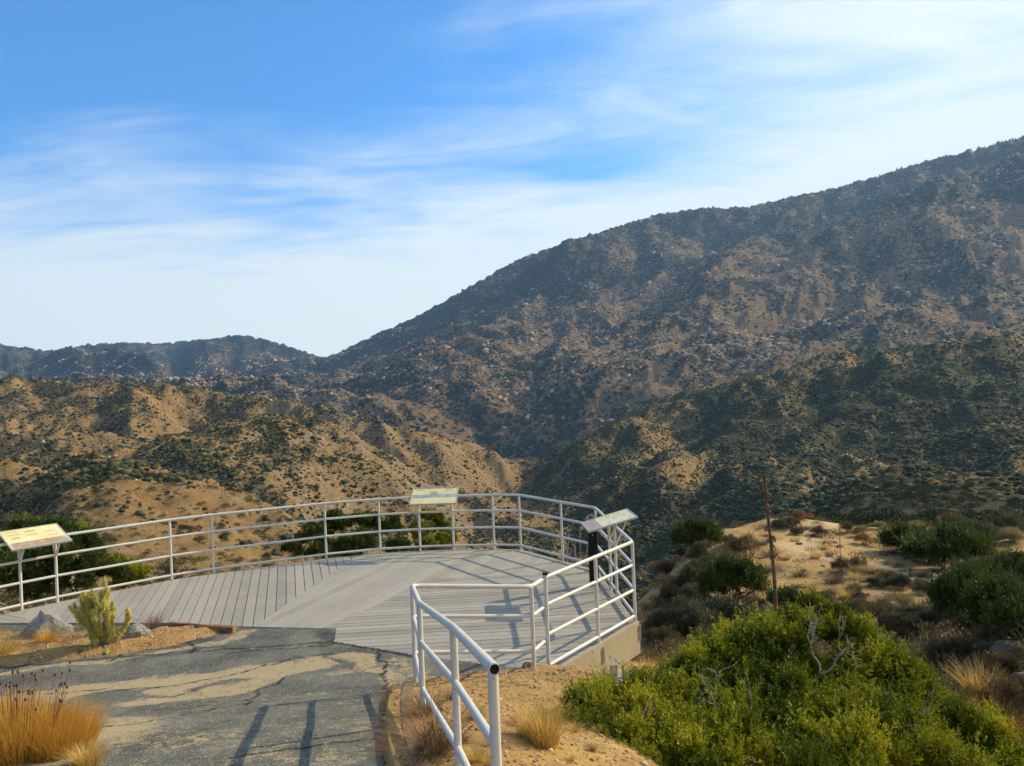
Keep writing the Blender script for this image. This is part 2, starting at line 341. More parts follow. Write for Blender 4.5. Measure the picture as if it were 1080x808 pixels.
TABLE = [
 dict(D=[(0,72)], z=[(-600,-15),(0,-18),(270,-22),(540,-27),(630,-26),(700,-15.5),(800,-11.5),(900,-11),(1080,-11.5),(1700,-9)]),
 dict(D=[(0,120)], z=[(-600,-24),(0,-30),(270,-40),(540,-58),(700,-45),(810,-32),(945,-26),(1080,-24),(1700,-20)]),
 dict(D=[(0,300),(600,280),(760,250),(1080,260)], y=[(-600,510),(0,524),(40,508),(77,492),(105,488),(135,492),(170,497),(200,503),(270,530),(340,562),(405,590),(540,650),(640,640),(700,600),(760,565),(830,530),(880,510),(940,492),(1000,497),(1080,503),(1700,480)]),
 dict(D=[(0,400)], z=[(-600,-28),(0,-36),(135,-36),(270,-60),(405,-88),(540,-112),(675,-105),(810,-72),(945,-62),(1080,-62),(1700,-50)]),
 dict(D=[(0,600)], y=[(-600,450),(0,458),(60,446),(100,455),(150,464),(200,452),(257,441),(300,440),(345,446),(372,458),(385,466),(410,482),(450,508),(540,545),(600,530),(660,500),(700,470),(740,480),(810,470),(880,455),(945,440),(1080,420),(1700,400)]),
 dict(D=[(0,720)], y=[(-600,462),(0,478),(257,470),(345,482),(405,505),(450,530),(540,545),(600,500),(650,478),(700,452),(740,452),(810,442),(880,428),(945,408),(1080,390),(1700,370)]),
 dict(D=[(0,950),(500,850),(600,950)], y=[(-600,390),(0,397),(60,402),(130,402),(200,408),(260,418),(330,428),(380,440),(430,452),(480,463),(505,470),(528,482),(545,492),(570,480),(600,466),(640,448),(720,412),(800,395),(900,370),(1000,362),(1080,350),(1700,310)]),
 dict(D=[(0,1400)], y=[(-600,440),(0,440),(300,445),(400,478),(500,500),(545,506),(600,468),(700,428),(800,404),(900,388),(1080,372),(1700,340)]),
 dict(D=[(0,2000)], y=[(-600,405),(0,406),(200,408),(310,414),(350,409),(400,397),(450,386),(540,374),(600,364),(700,352),(800,340),(900,330),(1000,312),(1080,300),(1700,250)]),
 dict(D=[(0,2700)], y=[(-600,400),(0,400),(300,400),(345,397),(400,378),(450,354),(540,322),(620,298),(700,286),(760,262),(800,246),(860,240),(900,230),(945,212),(1000,190),(1080,163),(1700,60)]),
 dict(D=[(0,3100)], y=[(-600,396),(0,396),(300,395),(345,390),(400,368),(480,334),(560,298),(620,278),(700,262),(760,255),(860,250),(900,243),(945,226),(1000,204),(1080,178),(1700,75)]),
 dict(D=[(0,6000),(300,5500),(345,4800),(480,4000),(700,3700),(1700,3500)], y=[(-600,350),(-100,366),(0,363),(30,367),(50,370),(90,364),(130,361),(180,362),(210,358),(235,356),(258,353),(290,360),(320,370),(345,378),(400,352),(440,335),(480,313),(530,285),(560,270),(620,250),(660,238),(700,226),(750,219),(790,219),(840,208),(880,200),(930,187),(985,170),(1040,157),(1080,146),(1300,100),(1700,70)]),
 dict(D=[(0,7400)], y=[(-600,440),(1700,440)]),
]
def layer_vals(px):
    Ds, Zs = [], []
    for L in TABLE:
        D = np.interp(px, *zip(*L['D'])); Ds.append(D)
        if 'z' in L: Zs.append(np.interp(px, *zip(*L['z'])))
        else: Zs.append(zpy(px, np.interp(px, *zip(*L['y'])), D))
    return np.array(Ds), np.array(Zs)
# RBF of the near ground
for px in (-600, -200, 0, 200, 400, 540, 700, 850, 1000, 1300, 1700):
    Ds, Zs = layer_vals(np.array([float(px)]))
    for i in (0, 1):
        D = Ds[i,0]; ctrl.append(((px-540)/F*D, D, Zs[i,0]))
CT = np.array(ctrl)
def phi(r): return np.sqrt(r*r+.5)
A = phi(np.hypot(CT[:,None,0]-CT[None,:,0], CT[:,None,1]-CT[None,:,1])) ; n = len(CT)
A = A - np.eye(n)*.02
Pm = np.c_[np.ones(n), CT[:,0], CT[:,1]]
S = np.block([[A, Pm], [Pm.T, np.zeros((3,3))]]); W = np.linalg.lstsq(S, np.r_[CT[:,2], 0,0,0], rcond=None)[0]
def z_rbf(x, y):
    s = W[n]+W[n+1]*x+W[n+2]*y
    for i in range(n): s = s + W[i]*phi(np.hypot(x-CT[i,0], y-CT[i,1]))
    return s
def z_near(x, y):
    z = z_rbf(x, y)
    rough = .05*fbm(x, y, 1.6, 5, 5)+.22*fbm(x, y, 6, 3, 9)*ss(11, 22, np.hypot(x, y))
    inside = sd_poly(x, y, path_poly)
    wr = 1-ss(.0, .7, inside)                       # keep the paved strip even
    zr = z_ramp(y)-.02
    z = (z+rough*ss(.0, .5, inside))*(1-wr)+zr*wr
    right = ss(-.02, .05, inside)*(x > -1.6)*(y < 8.9)*(y > -12)
    z = z+.10*right*(1-ss(.5, 1.4, inside))
    db = sd_poly(x, y, bed); z = z+(.10+.03*fbm(x, y, .5, 3, 3))*(1-ss(-.22, .03, db+.05*fbm(x, y, .35, 3, 8)))*(y > 5)
    dd = sd_poly(x, y, deck_poly)
    z = np.where(dd < .02, np.minimum(z, -.16-.35*np.clip(-dd-.1, 0, 4)), z)
    z = np.where((dd >= .02) & (dd < .5) & (y > 11), np.minimum(z, -.12), z)
    return z
# polar grid
T0 = math.radians(37.5)
azf = np.arctan(np.linspace(-math.tan(T0), math.tan(T0), 1150))
az = np.r_[np.linspace(-math.pi, -T0-.02, 60)[:-1], np.linspace(-T0-.02, -T0, 3)[:-1], azf, np.linspace(T0, T0+.02, 3)[1:], np.linspace(T0+.02, math.pi, 60)[1:]]
lr = [math.log(.4)]
while lr[-1] < math.log(7500):
    r = math.exp(lr[-1]); lr.append(lr[-1]+(.05 if r < 3 else .012 if r < 14 else .010 if r < 60 else .0085 if r < 4000 else .02))
lr = np.array(lr); rr = np.exp(lr); NA, NR = len(az), len(rr)
AZ, RR = np.meshgrid(az, rr, indexing='ij'); X = RR*np.sin(AZ); Y = RR*np.cos(AZ)
azc = np.clip(az, -math.radians(58), math.radians(58)); pxc = np.clip(540+F*np.tan(azc), -600, 1700)
Ds, Zs = layer_vals(pxc); Z = np.zeros_like(X)
_g = np.exp(-.5*(np.arange(-40,41)/13.)**2); _g /= _g.sum(); Zraw = Zs.copy()
for _i in range(len(Zs)): Zs[_i] = np.convolve(np.pad(Zs[_i], 40, mode='edge'), _g, 'valid')
for i in range(NA):
    D = rr*math.cos(azc[i]); Z[i] = np.interp(np.log(D), np.log(Ds[:,i]), Zs[:,i])
kern = np.exp(-.5*(np.arange(-6,7)/2.6)**2); kern /= kern.sum()
Zp = np.pad(Z, ((0,0),(6,6)), mode='edge'); Z = sum(kern[j]*Zp[:, j:j+NR] for j in range(13))
back = ss(math.radians(70), math.radians(110), np.abs(az))[:,None]; Z = Z*(1-back)+back*np.clip(Z, -10, 3)
# erosion-like relief, warped so that spurs wander; ribs run down towards the canyon from both sides
PX = 540+F*np.tan(np.clip(AZ, -1.0, 1.0)); side = ss(490, 610, PX)
DD = RR*np.cos(np.clip(AZ, -1, 1))
def ribs(wl, o):
    out = 0
    for sgn, ang, wgt in ((0, math.radians(-38), 1-side), (1, math.radians(52), side)):
        ca, sa = math.cos(ang), math.sin(ang)
        wx = X+.32*wl*perlin(X/wl/1.3+o, Y/wl/1.3, 41+o); wy = Y+.32*wl*perlin(X/wl/1.3+9, Y/wl/1.3+o, 42+o)
        al = (wx*ca+wy*sa)/(wl*(3.0 if wl > 90 else 2.2)); ac = (-wx*sa+wy*ca)/wl
        r = 1-2.2*np.abs(perlin(al+3.3*o, ac+1.7*o, 60+o)); out = out+wgt*r
    return out
wl = 1300.
for o in range(12):
    m = ss(2.2*wl, 3.6*wl, DD)*(wl > 3.5)
    if wl > 500: m = m*np.interp(DD, [1300, 2600], [0, 1])
    amp = wl*(.10 if wl > 500 else .125 if wl > 150 else .165 if wl > 40 else .12 if wl > 12 else .08)
    if wl < 70: m = m*(.12+.88*ss(90, 320, DD))
    if m.max() > 0:
        r1 = ribs(wl, o) if wl > 25 else 1-2*np.abs(perlin(X/wl+o, Y/wl, 60+o))
        Z = Z+m*amp*((r1-.45)*.7+perlin(X/wl*1.4+5, Y/wl*1.4, 80+o)*.4)
    wl *= .56
# put the skyline and the crests of the nearer hills back where they were drawn
pxf = 540+F*np.tan(np.clip(az, -T0, T0))
def fix(lo, hi, li, sig, soft, strength=1.0):
    global Z
    D = rr[None,:]*np.cos(azc)[:,None]; win = (D > lo) & (D < hi)
    ratio = np.where(win, (Z-CAMZ)/D, -9).max(axis=1)
    tz, tD = Zraw[li], Ds[li]; want = (tz-CAMZ)/tD
    d = want-ratio; g = np.exp(-.5*(np.arange(-60,61)/sig)**2); g /= g.sum()
    d = np.convolve(np.pad(d, 60, mode='edge'), g, 'valid')
    w = ss(lo*.82, lo, D)*(1-ss(hi, hi*soft, D)); Z = Z+strength*d[:,None]*D*w
fix(3300, 7400, 11, 4, 1.2); fix(2300, 2950, 9, 14, 1.1, .8); fix(780, 1100, 6, 9, 1.15); fix(520, 660, 4, 10, 1.1, .7); fix(220, 330, 2, 9, 1.15, .8)
nb = RR[0] < 84
Xn, Yn = X[:, nb], Y[:, nb]; Zn = z_near(Xn, Yn); w = ss(52, 76, np.hypot(Xn, Yn)); Z[:, nb] = Zn*(1-w)+Z[:, nb]*w
def H(x, y):
    x = np.asarray(x, float); y = np.asarray(y, float)
    a = np.interp(np.arctan2(x, y), az, np.arange(NA)); l = np.interp(np.log(np.hypot(x, y)+1e-6), lr, np.arange(NR))
    i = np.clip(a.astype(int), 0, NA-2); j = np.clip(l.astype(int), 0, NR-2); fa, fl = a-i, l-j
    return (Z[i,j]*(1-fa)+Z[i+1,j]*fa)*(1-fl)+(Z[i,j+1]*(1-fa)+Z[i+1,j+1]*fa)*fl
def hit(px, py, lo=4., hi=6500.):
    d = ray(px, py); Ds_ = np.exp(np.linspace(math.log(lo), math.log(hi), 2600))
    zz = CAMZ+d[2]*Ds_; hh = H(d[0]*Ds_, Ds_); k = np.argmax(zz < hh)
    if not (zz < hh).any(): k = len(Ds_)-1
    return np.array([d[0]*Ds_[k], Ds_[k], float(hh[k])])
# masks
rock = .28+.25*fbm(X, Y, 120, 4, 21)+.0*X
pxg = 540+F*np.tan(np.clip(AZ, -1.0, 1.0)); pyg = 404-((Z-CAMZ)/np.maximum(Y, .1)-(pxg-540)/F*sr)*F
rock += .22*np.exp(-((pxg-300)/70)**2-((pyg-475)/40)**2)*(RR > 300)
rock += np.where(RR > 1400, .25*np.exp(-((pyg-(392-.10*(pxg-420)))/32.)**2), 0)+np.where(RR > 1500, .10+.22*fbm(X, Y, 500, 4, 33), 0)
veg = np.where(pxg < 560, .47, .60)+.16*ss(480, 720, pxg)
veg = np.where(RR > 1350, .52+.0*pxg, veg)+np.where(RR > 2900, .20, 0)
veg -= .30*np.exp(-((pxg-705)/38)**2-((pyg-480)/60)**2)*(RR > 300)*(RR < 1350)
veg -= .10*(RR < 350)*(pxg < 560)
aspect = np.gradient(Z, axis=1)/np.gradient(RR, axis=1); azs = np.gradient(Z, axis=0)/(np.gradient(AZ, axis=0)*RR)
azs_s = sum(np.roll(azs, q, 0) for q in range(-4, 5))/9
veg += .25*np.clip(azs_s, -.6, .6)*np.where(RR > 1350, .7, 1)+(.22*fbm(X, Y, 260, 4, 51)*np.where(RR > 1350, .5, 1)+.20*fbm(X, Y, 80, 3, 53)*(RR > 1350))*(RR > 90)
gsl = np.hypot(aspect, azs_s); rock += .42*ss(.45, .85, gsl)*(RR > 380)*(RR < 1350)*ss(200, 260, pxg)*(1-ss(560, 620, pxg)); veg -= .2*ss(.45, .85, gsl)*(RR > 380)*(RR < 1350)*(pxg < 600)
veg = np.clip(veg, .02, .98); rock = np.clip(rock, 0, 1)
trail_pts = [tuple(hit(*p)[:2]) for p in ((905,545),(870,552),(858,562),(835,572),(850,585),(900,592),(935,600),(985,607),(1010,620))]
near_tr = np.zeros_like(X); near_tr[:, nb] = (1-ss(.5, 1.5, d_line(Xn, Yn, trail_pts)+.35*fbm(Xn, Yn, 1.5, 3, 4)))*.75
litter = np.zeros_like(X); litter[:, nb] = np.clip(.55+.5*fbm(Xn, Yn, 7, 4, 71), 0, 1)*ss(9, 14, RR[:, nb])
knoll = np.exp(-((pxg-860)/110)**2-((pyg-600)/55)**2); litter = litter*(1-.85*knoll)*.72
def sheet(name, j0, j1, mat, attrs, i0=0, i1=None):
    i1 = i1 or NA-1; nn = j1-j0+1; idx = np.arange((i1-i0+1)*nn).reshape(i1-i0+1, nn)
    V = np.stack([X, Y, Z], -1)[i0:i1+1, j0:j1+1].reshape(-1, 3)
    Fq = np.stack([idx[:-1,:-1], idx[1:,:-1], idx[1:,1:], idx[:-1,1:]], -1).reshape(-1, 4)[:, ::-1]
    me = np_mesh(name, V, Fq, {a: g[i0:i1+1, j0:j1+1].ravel() for a, g in attrs.items()})
    o = link(name, me, mat); tag(o, kind='structure'); return o
j1 = int(np.searchsorted(rr, 78)); j2 = int(np.searchsorted(rr, 1350))
sheet('ground', 0, j1, M['ground'], dict(trail=near_tr, litter=litter))
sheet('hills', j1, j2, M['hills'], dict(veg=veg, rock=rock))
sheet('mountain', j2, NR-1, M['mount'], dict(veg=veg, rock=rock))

# ------------------------------------------------------------------ camera, light, sky, air
cd = bpy.data.cameras.new('camera'); cam = bpy.data.objects.new('camera', cd); COL.objects.link(cam)
cd.sensor_width = 36; cd.lens = F/1080*36; cd.clip_start = .05; cd.clip_end = 20000
Rm = Matrix.Rotation(math.pi/2, 4, 'X') @ Matrix.Rotation(ROLL, 4, 'Z'); Rm.translation = Vector((0, 0, CAMZ)); cam.matrix_world = Rm
sc.camera = cam
SUN_AZ, SUN_EL = math.radians(63), math.radians(31)      # clockwise from the view direction
sv = Vector((math.sin(SUN_AZ)*math.cos(SUN_EL), math.cos(SUN_AZ)*math.cos(SUN_EL), math.sin(SUN_EL)))
ld = bpy.data.lights.new('sun', 'SUN'); ld.energy = 5.0; ld.angle = math.radians(.5); ld.color = (1, .84, .60)
lo = bpy.data.objects.new('sun', ld); COL.objects.link(lo); lo.rotation_euler = sv.to_track_quat('Z', 'Y').to_euler(); lo.location = (30, 20, 40)
w_ = bpy.data.worlds.new('World'); sc.world = w_; w_.use_nodes = True; nt = w_.node_tree; nn = nt.nodes; nl = nt.links
bg = nn['Background']; sky = nn.new('ShaderNodeTexSky'); sky.sky_type = 'NISHITA'; sky.sun_disc = False
sky.sun_elevation = SUN_EL; sky.sun_rotation = SUN_AZ; sky.altitude = 900; sky.air_density = 1.0; sky.dust_density = .6; sky.ozone_density = 2.0
def wn(t, **k):
    q = nn.new(t)
    for a, b in k.items(): setattr(q, a, b)
    return q
def wm(op, a, b=None, c=None):
    q = wn('ShaderNodeMath', operation=op)
    for i, x in enumerate((a, b, c)):
        if x is None: continue
        if isinstance(x, (int, float)): q.inputs[i].default_value = x
        else: nl.new(x, q.inputs[i])
    return q.outputs[0]
def wr(x, a, b, c, d, smooth=False):
    q = wn('ShaderNodeMapRange'); 
    if smooth: q.interpolation_type = 'SMOOTHSTEP'
    for i, vv in enumerate((a, b, c, d)): q.inputs[i+1].default_value = vv
    nl.new(x, q.inputs[0]); return q.outputs[0]
tc = wn('ShaderNodeTexCoord').outputs['Generated']; sep = wn('ShaderNodeSeparateXYZ'); nl.new(tc, sep.inputs[0])
dx, dy, dz = sep.outputs
zc = wm('ADD', wm('MAXIMUM', dz, 0.0), .12)
cx_, cy_ = wm('DIVIDE', dx, zc), wm('DIVIDE', dy, zc)
def cn(scale, sx, sy, det, rough, dist, ox=0., rot=0.):
    cb = wn('ShaderNodeCombineXYZ'); nl.new(cx_, cb.inputs[0]); nl.new(cy_, cb.inputs[1])
    mp = wn('ShaderNodeMapping'); mp.inputs['Scale'].default_value = (sx, sy, 1); mp.inputs['Location'].default_value = (ox, ox*.7, 0); mp.inputs['Rotation'].default_value = (0, 0, rot)
    nl.new(cb.outputs[0], mp.inputs[0]); q = wn('ShaderNodeTexNoise'); q.inputs['Scale'].default_value = scale
    q.inputs['Detail'].default_value = det; q.inputs['Roughness'].default_value = rough; q.inputs['Distortion'].default_value = dist
    nl.new(mp.outputs[0], q.inputs['Vector']); return q.outputs['Fac']
azn = wm('DIVIDE', dx, wm('MAXIMUM', dy, .05))                  # left-right position over the valley
c1 = cn(.75, .75, 1.1, 7, .56, .9, 3.1, .35); c2_ = cn(2.2, .5, 1.3, 8, .6, 1.2, 1.7, .5); c3_ = cn(.35, 1, 1, 4, .5, .3, 8.)
# veil thickness: a low bank, thickening to the right, an open blue field high on the left
low = wr(dz, .14, .40, 1.0, 0.0, True); rgt = wr(azn, -.30, .60, 0., 1., True)
base_ = wm('ADD', wm('ADD', wm('MULTIPLY', low, .62), wm('MULTIPLY', rgt, .72)), wr(dz, .02, .24, .75, 0., True))
base_ = wm('ADD', base_, wm('MULTIPLY', wm('MULTIPLY', wm('SUBTRACT', 1.0, low), wm('SUBTRACT', rgt, 1.0)), .30))
ns = wm('ADD', wm('MULTIPLY', wm('SUBTRACT', c1, .5), 1.35), wm('ADD', wm('MULTIPLY', wm('SUBTRACT', c2_, .5), .75), wm('MULTIPLY', wm('SUBTRACT', c3_, .5), .5)))
cl = wr(wm('ADD', base_, ns), .05, .92, .04, .97, True)
mxn = wn('ShaderNodeMix', data_type='RGBA'); nl.new(cl, mxn.inputs[0])
tint = wn('ShaderNodeMix', data_type='RGBA', blend_type='MULTIPLY'); tint.inputs[0].default_value = 1.; nl.new(sky.outputs[0], tint.inputs[6]); tint.inputs[7].default_value = (.24, 1.26, 2.05, 1)
nl.new(tint.outputs[2], mxn.inputs[6]); mxn.inputs[7].default_value = (9.5, 10.1, 9.6, 1); nl.new(mxn.outputs[2], bg.inputs[0]); bg.inputs[1].default_value = .092
hz = MB(); hz.box((0, 0, 700), (1,0,0), (0,1,0), (0,0,1), 8200, 8200, 1000)
hm = bpy.data.materials.new('air'); hm.use_nodes = True; hn = hm.node_tree.nodes; hn.remove(hn['Principled BSDF'])
pv = hn.new('ShaderNodeVolumePrincipled'); pv.inputs['Color'].default_value = (.36, .62, 1, 1); pv.inputs['Density'].default_value = 7e-5; pv.inputs['Anisotropy'].default_value = .2
hm.node_tree.links.new(pv.outputs[0], hn['Material Output'].inputs['Volume'])
ho = hz.build('haze', hm); tag(ho, kind='stuff')
print('Z range', Z.min(), Z.max())
vs = sc.view_settings; vs.view_transform = 'Standard'; vs.look = 'None'; vs.exposure = .34; vs.gamma = 1; vs.use_curve_mapping = False
sc.cycles.max_bounces = 5; sc.cycles.diffuse_bounces = 3; sc.cycles.transparent_max_bounces = 6; sc.cycles.volume_bounces = 0; sc.cycles.use_denoising = True
sc.cycles.use_adaptive_sampling = True; sc.cycles.adaptive_threshold = .02

# ------------------------------------------------------------------ paved path, kerb, timber edging
gx, gy = np.meshgrid(np.arange(-10.5, 2.0, .035), np.arange(-4, 12.2, .035), indexing='ij')
sdp = sd_poly(gx, gy, path_poly)
gz = z_ramp(gy)+.004*fbm(gx, gy, 1.1, 3, 14)+.0+.012
db = sd_poly(gx, gy, bed)
keep = sdp < .02
idx = np.arange(gx.size).reshape(gx.shape)
kq = keep[:-1,:-1] & keep[1:,:-1] & keep[1:,1:] & keep[:-1,1:]
Fq = np.stack([idx[:-1,:-1], idx[1:,:-1], idx[1:,1:], idx[:-1,1:]], -1)[kq]
used = np.unique(Fq); rem = -np.ones(gx.size, int); rem[used] = np.arange(len(used))
def R2(*pp): return [tuple(hitramp(*p)[:2]) for p in pp]
wxp = gx+.16*fbm(gx, gy, .7, 4, 91); wyp = gy+.16*fbm(gx, gy, .7, 4, 92)
sand = np.zeros_like(gx)
def streak(pp, w0, val):
    global sand
    d = d_line(wxp, wyp, R2(*pp)); sand = np.maximum(sand, val*(1-ss(w0*.55, w0*1.5, d)))
streak(((-60,745),(40,738),(100,727),(160,722),(220,715),(280,707),(325,702)), .27, .9)
streak(((150,742),(200,736),(255,727),(285,718)), .20, .8)
streak(((180,728),(240,716),(300,712)), .22, .8)
streak(((-60,800),(0,790),(50,778)), .9, .8)
streak(((362,692),(385,700),(402,712),(410,722)), .13, .75)
streak(((352,712),(372,709)), .16, .55)
streak(((415,700),(440,712),(430,722)), .25, .50)
streak(((262,668),(250,676),(190,684),(120,698),(40,705),(0,712)), .10, .7)
low_ = ss(8.6, 6.6, gy)*1.0
sand = np.maximum(sand, .40*(1-ss(6.2, 7.6, gy))*(.7+.6*fbm(gx, gy, .8, 3, 77)))
sand = np.maximum(sand, .26)
sand -= .18*(gy > 8.2)*(sand < .3)
crack_shadow = np.zeros_like(gx); stain = np.zeros_like(gx)
cwx = gx+.05*fbm(gx, gy, .25, 4, 95); cwy = gy+.05*fbm(gx, gy, .25, 4, 96)
for pp, w in (((( -10,707),(60,700),(150,692),(240,686),(300,682),(352,677)), .016), (((180,662),(196,668),(193,676),(204,684),(199,690)), .022), (((110,700),(125,692),(130,684)), .018), (((0,735),(60,733),(120,728)), .012),
              (((240,690),(300,686),(352,680)), .016), (((352,678),(395,686),(433,694)), .03), (((120,730),(180,725),(230,716),(270,706),(300,697),(350,690)), .014),
              (((90,770),(150,764),(210,752),(262,742)), .012), (((240,802),(300,792),(355,785),(402,781)), .014), (((300,715),(292,722),(270,730),(258,745)), .014), (((395,688),(403,700),(404,716),(409,728)), .02)):  # line nearest the camera paints in a railing shadow, the others are cracks
    crack_shadow = np.maximum(crack_shadow, 1-ss(w*.5, w*1.5, d_line(cwx, cwy, R2(*pp))))
for pp, w, v_ in ((((192,670),(200,678),(215,676),(204,684)), .14, .8), (((240,667),(262,664)), .10, .5), (((340,668),(346,676),(352,680)), .12, .7), (((110,698),(170,692),(200,688)), .10, .6), (((0,722),(20,718)), .16, .6),
                  (((230,676),(300,670)), .08, .35), (((150,680),(185,684),(235,683)), .07, .55), (((300,704),(350,696),(385,694)), .06, .6), (((360,728),(402,724)), .05, .4)):
    stain = np.maximum(stain, v_*(1-ss(w*.4, w*1.5, d_line(wxp, wyp, R2(*pp)))))
stain = np.clip(stain*(.6+.8*(fbm(gx, gy, .3, 4, 98)+.3)), 0, 1)
V = np.stack([gx, gy, gz], -1).reshape(-1, 3)[used]
me = np_mesh('path', V, rem[Fq], dict(sand=sand.ravel()[used], crack_shadow=crack_shadow.ravel()[used], stain=stain.ravel()[used]))
tag(link('path', me, M['asphalt']), kind='structure')

kb = MB(); pts = kerb_line[:9]; seg = []
for i in range(len(pts)-1):
    for t in np.linspace(0, 1, 6)[:-1]: seg.append(np.array(pts[i])*(1-t)+np.array(pts[i+1])*t)
seg.append(np.array(pts[-1])); ring = []
for i, p in enumerate(seg):
    t = seg[min(i+1, len(seg)-1)]-seg[max(i-1, 0)]; t /= np.linalg.norm(t); nrm = np.array([-t[1], t[0]])     # towards the dirt
    z0 = float(z_ramp(p[1])); j = random.uniform(-.006, .006); w_k = .15
    prof = [(-.005, -.2), (0+j, .06), (.018, .092+j), (w_k*.5, .10+j), (w_k-.02, .094), (w_k, .04), (w_k, -.2)]
    ring.append([(p[0]+nrm[0]*a, p[1]+nrm[1]*a, z0+b) for a, b in prof])
vs_ = [q for r_ in ring for q in r_]; n7 = 7
kb.add(vs_, [(i*n7+q, i*n7+q+1, (i+1)*n7+q+1, (i+1)*n7+q) for i in range(len(ring)-1) for q in range(n7-1)]+[tuple(range(n7)), tuple((len(ring)-1)*n7+q for q in range(n7))[::-1]])
ko = kb.build('kerb', M['kerb'], autosmooth=40)
tag(ko, 'low dusty concrete kerb curving along the right edge of the cracked path', 'kerb')

def beam(name, pts, w, h, z, mat, label, cat, jit=.008):
    mb = MB(); rs = []
    P_ = []
    for i in range(len(pts)-1):
        for t in np.linspace(0, 1, 8)[:-1]: P_.append(np.array(pts[i])*(1-t)+np.array(pts[i+1])*t)
    P_.append(np.array(pts[-1]))
    for i, p in enumerate(P_):
        t = P_[min(i+1, len(P_)-1)]-P_[max(i-1, 0)]; t /= np.linalg.norm(t); nr = np.array([-t[1], t[0]])
        jj = [random.uniform(-jit, jit) for _ in range(8)]
        pr = [(-w/2, -.15), (-w/2, h*.8), (-w*.35, h), (w*.35, h), (w/2, h*.8), (w/2, -.15)]
        rs.append([(p[0]+nr[0]*(a+jj[k_]), p[1]+nr[1]*(a+jj[k_]), z+b+jj[k_]) for k_, (a, b) in enumerate(pr)])
    mb.add([q for r_ in rs for q in r_], [(i*6+q, i*6+(q+1) % 6, (i+1)*6+(q+1) % 6, (i+1)*6+q) for i in range(len(rs)-1) for q in range(6)]+[tuple(range(6))[::-1], tuple((len(rs)-1)*6+q for q in range(6))])
    o = mb.build(name, mat, autosmooth=35); tag(o, label, cat); return o
beam('timber_edging', timber_line, .11, .10, .02, M['timber'], 'reddish weathered timber edging lying in front of the cross rail below the deck', 'timber edging')
beam('timber_edging', [G(562,712,.03)[:2], G(600,716,.03)[:2], G(640,724,.0)[:2]], .08, .045, .03, M['timber'], 'thin dark timber strip running from the cross rail post towards the concrete footing', 'timber edging')
beam('timber_edging', [G(180,659,.03)[:2], G(247,664,.03)[:2]],   .08, .05, .02, M['timber'], 'short brown timber board at the deck edge right of the dry twiggy shrub', 'timber edging')

# ------------------------------------------------------------------ the viewing deck
deck = empty('viewing_deck', (0, 0, 0), 'wide grey plank viewing deck with boards laid in several directions above the canyon', 'viewing deck')
def clip(poly, n, c, keep_le=True):
    out = []
    for i in range(len(poly)):
        a, b = poly[i], poly[(i+1) % len(poly)]; da, db_ = np.dot(n, a)-c, np.dot(n, b)-c
        if not keep_le: da, db_ = -da, -db_
        if da <= 0: out.append(a)
        if (da < 0 < db_) or (db_ < 0 < da): out.append(a+(b-a)*(da/(da-db_)))
    return out
def area(p): return abs(sum(p[i][0]*p[(i+1) % len(p)][1]-p[(i+1) % len(p)][0]*p[i][1] for i in range(len(p))))/2
pin = [np.array(p) for p in deck_poly]
def halfplane(poly, a, b, left=True):     # keep the part left of the line a->b
    a, b = np.array(a[:2]), np.array(b[:2]); t = b-a; nrm = np.array([t[1], -t[0]]); nrm = nrm/np.linalg.norm(nrm)
    return clip(poly, nrm, np.dot(nrm, a), left)
La, Lb = G(269,660), G(377,586); Ra, Rb, Rc = G(355,656), G(462,610), G(640,603)
Fa, Fb = G(0,640), G(62,668)
zl = halfplane(pin, La, Lb, True); zr_ = halfplane(pin, La, Lb, False)
ra2 = Ra+(Ra-Rb)*1.0
z_m1 = halfplane(zr_, ra2, Rb, True)                       # band left of the diagonal
z_r = halfplane(zr_, ra2, Rb, False); z_m2 = halfplane(z_r, Rb, Rc, True); z_rr = halfplane(z_r, Rb, Rc, False)
z_l0 = halfplane(zl, Fa, Fb, False); z_l1 = halfplane(zl, Fa, Fb, True)
def boards(poly, ang, bw, gap, seed, ztop=0.0, name='decking'):
    d = np.array([math.cos(ang), math.sin(ang)]); nrm = np.array([-d[1], d[0]]); rg = random.Random(seed)
    c = [np.dot(nrm, p) for p in poly]; x = min(c)-rg.uniform(0, bw); vs, fs, ti = [], [], []
    while x < max(c):
        q = clip(clip(poly, nrm, x+bw-gap), nrm, x, False)
        if len(q) > 2 and area(q) > .002:
            dzz = rg.uniform(-.0012, .0012); b = len(vs); m_ = len(q); tt = rg.random()
            A2 = sum(q[i][0]*q[(i+1) % m_][1]-q[(i+1) % m_][0]*q[i][1] for i in range(m_))
            if A2 < 0: q = q[::-1]
            vs += [(p[0], p[1], ztop+dzz) for p in q]+[(p[0], p[1], ztop-.035) for p in q]; ti += [tt]*(2*m_)
            fs += [tuple(b+i for i in range(m_)), tuple(b+m_+i for i in range(m_))[::-1]]+[(b+m_+i, b+m_+(i+1) % m_, b+(i+1) % m_, b+i) for i in range(m_)]
        x += bw
    me = bpy.data.meshes.new(name); me.from_pydata([tuple(map(float, v_)) for v_ in vs], [], fs); me.update()
    at = me.attributes.new('tint', 'FLOAT', 'POINT'); at.data.foreach_set('value', np.array(ti, dtype=np.float32))
    return link(name, me, M['deck'], deck, smooth=False)
yv = math.radians(90)
boards(z_l0, yv+math.radians(62), .15, .009, 1); boards(z_l1, yv+math.radians(16), .15, .011, 2)
boards(z_m1, yv-math.radians(20), .15, .006, 3); boards(z_m2, yv-math.radians(20), .15, .006, 4); boards(z_rr, math.radians(3), .15, .012, 5)
mb = MB(); dp = np.array(deck_poly); cen = dp.mean(0)
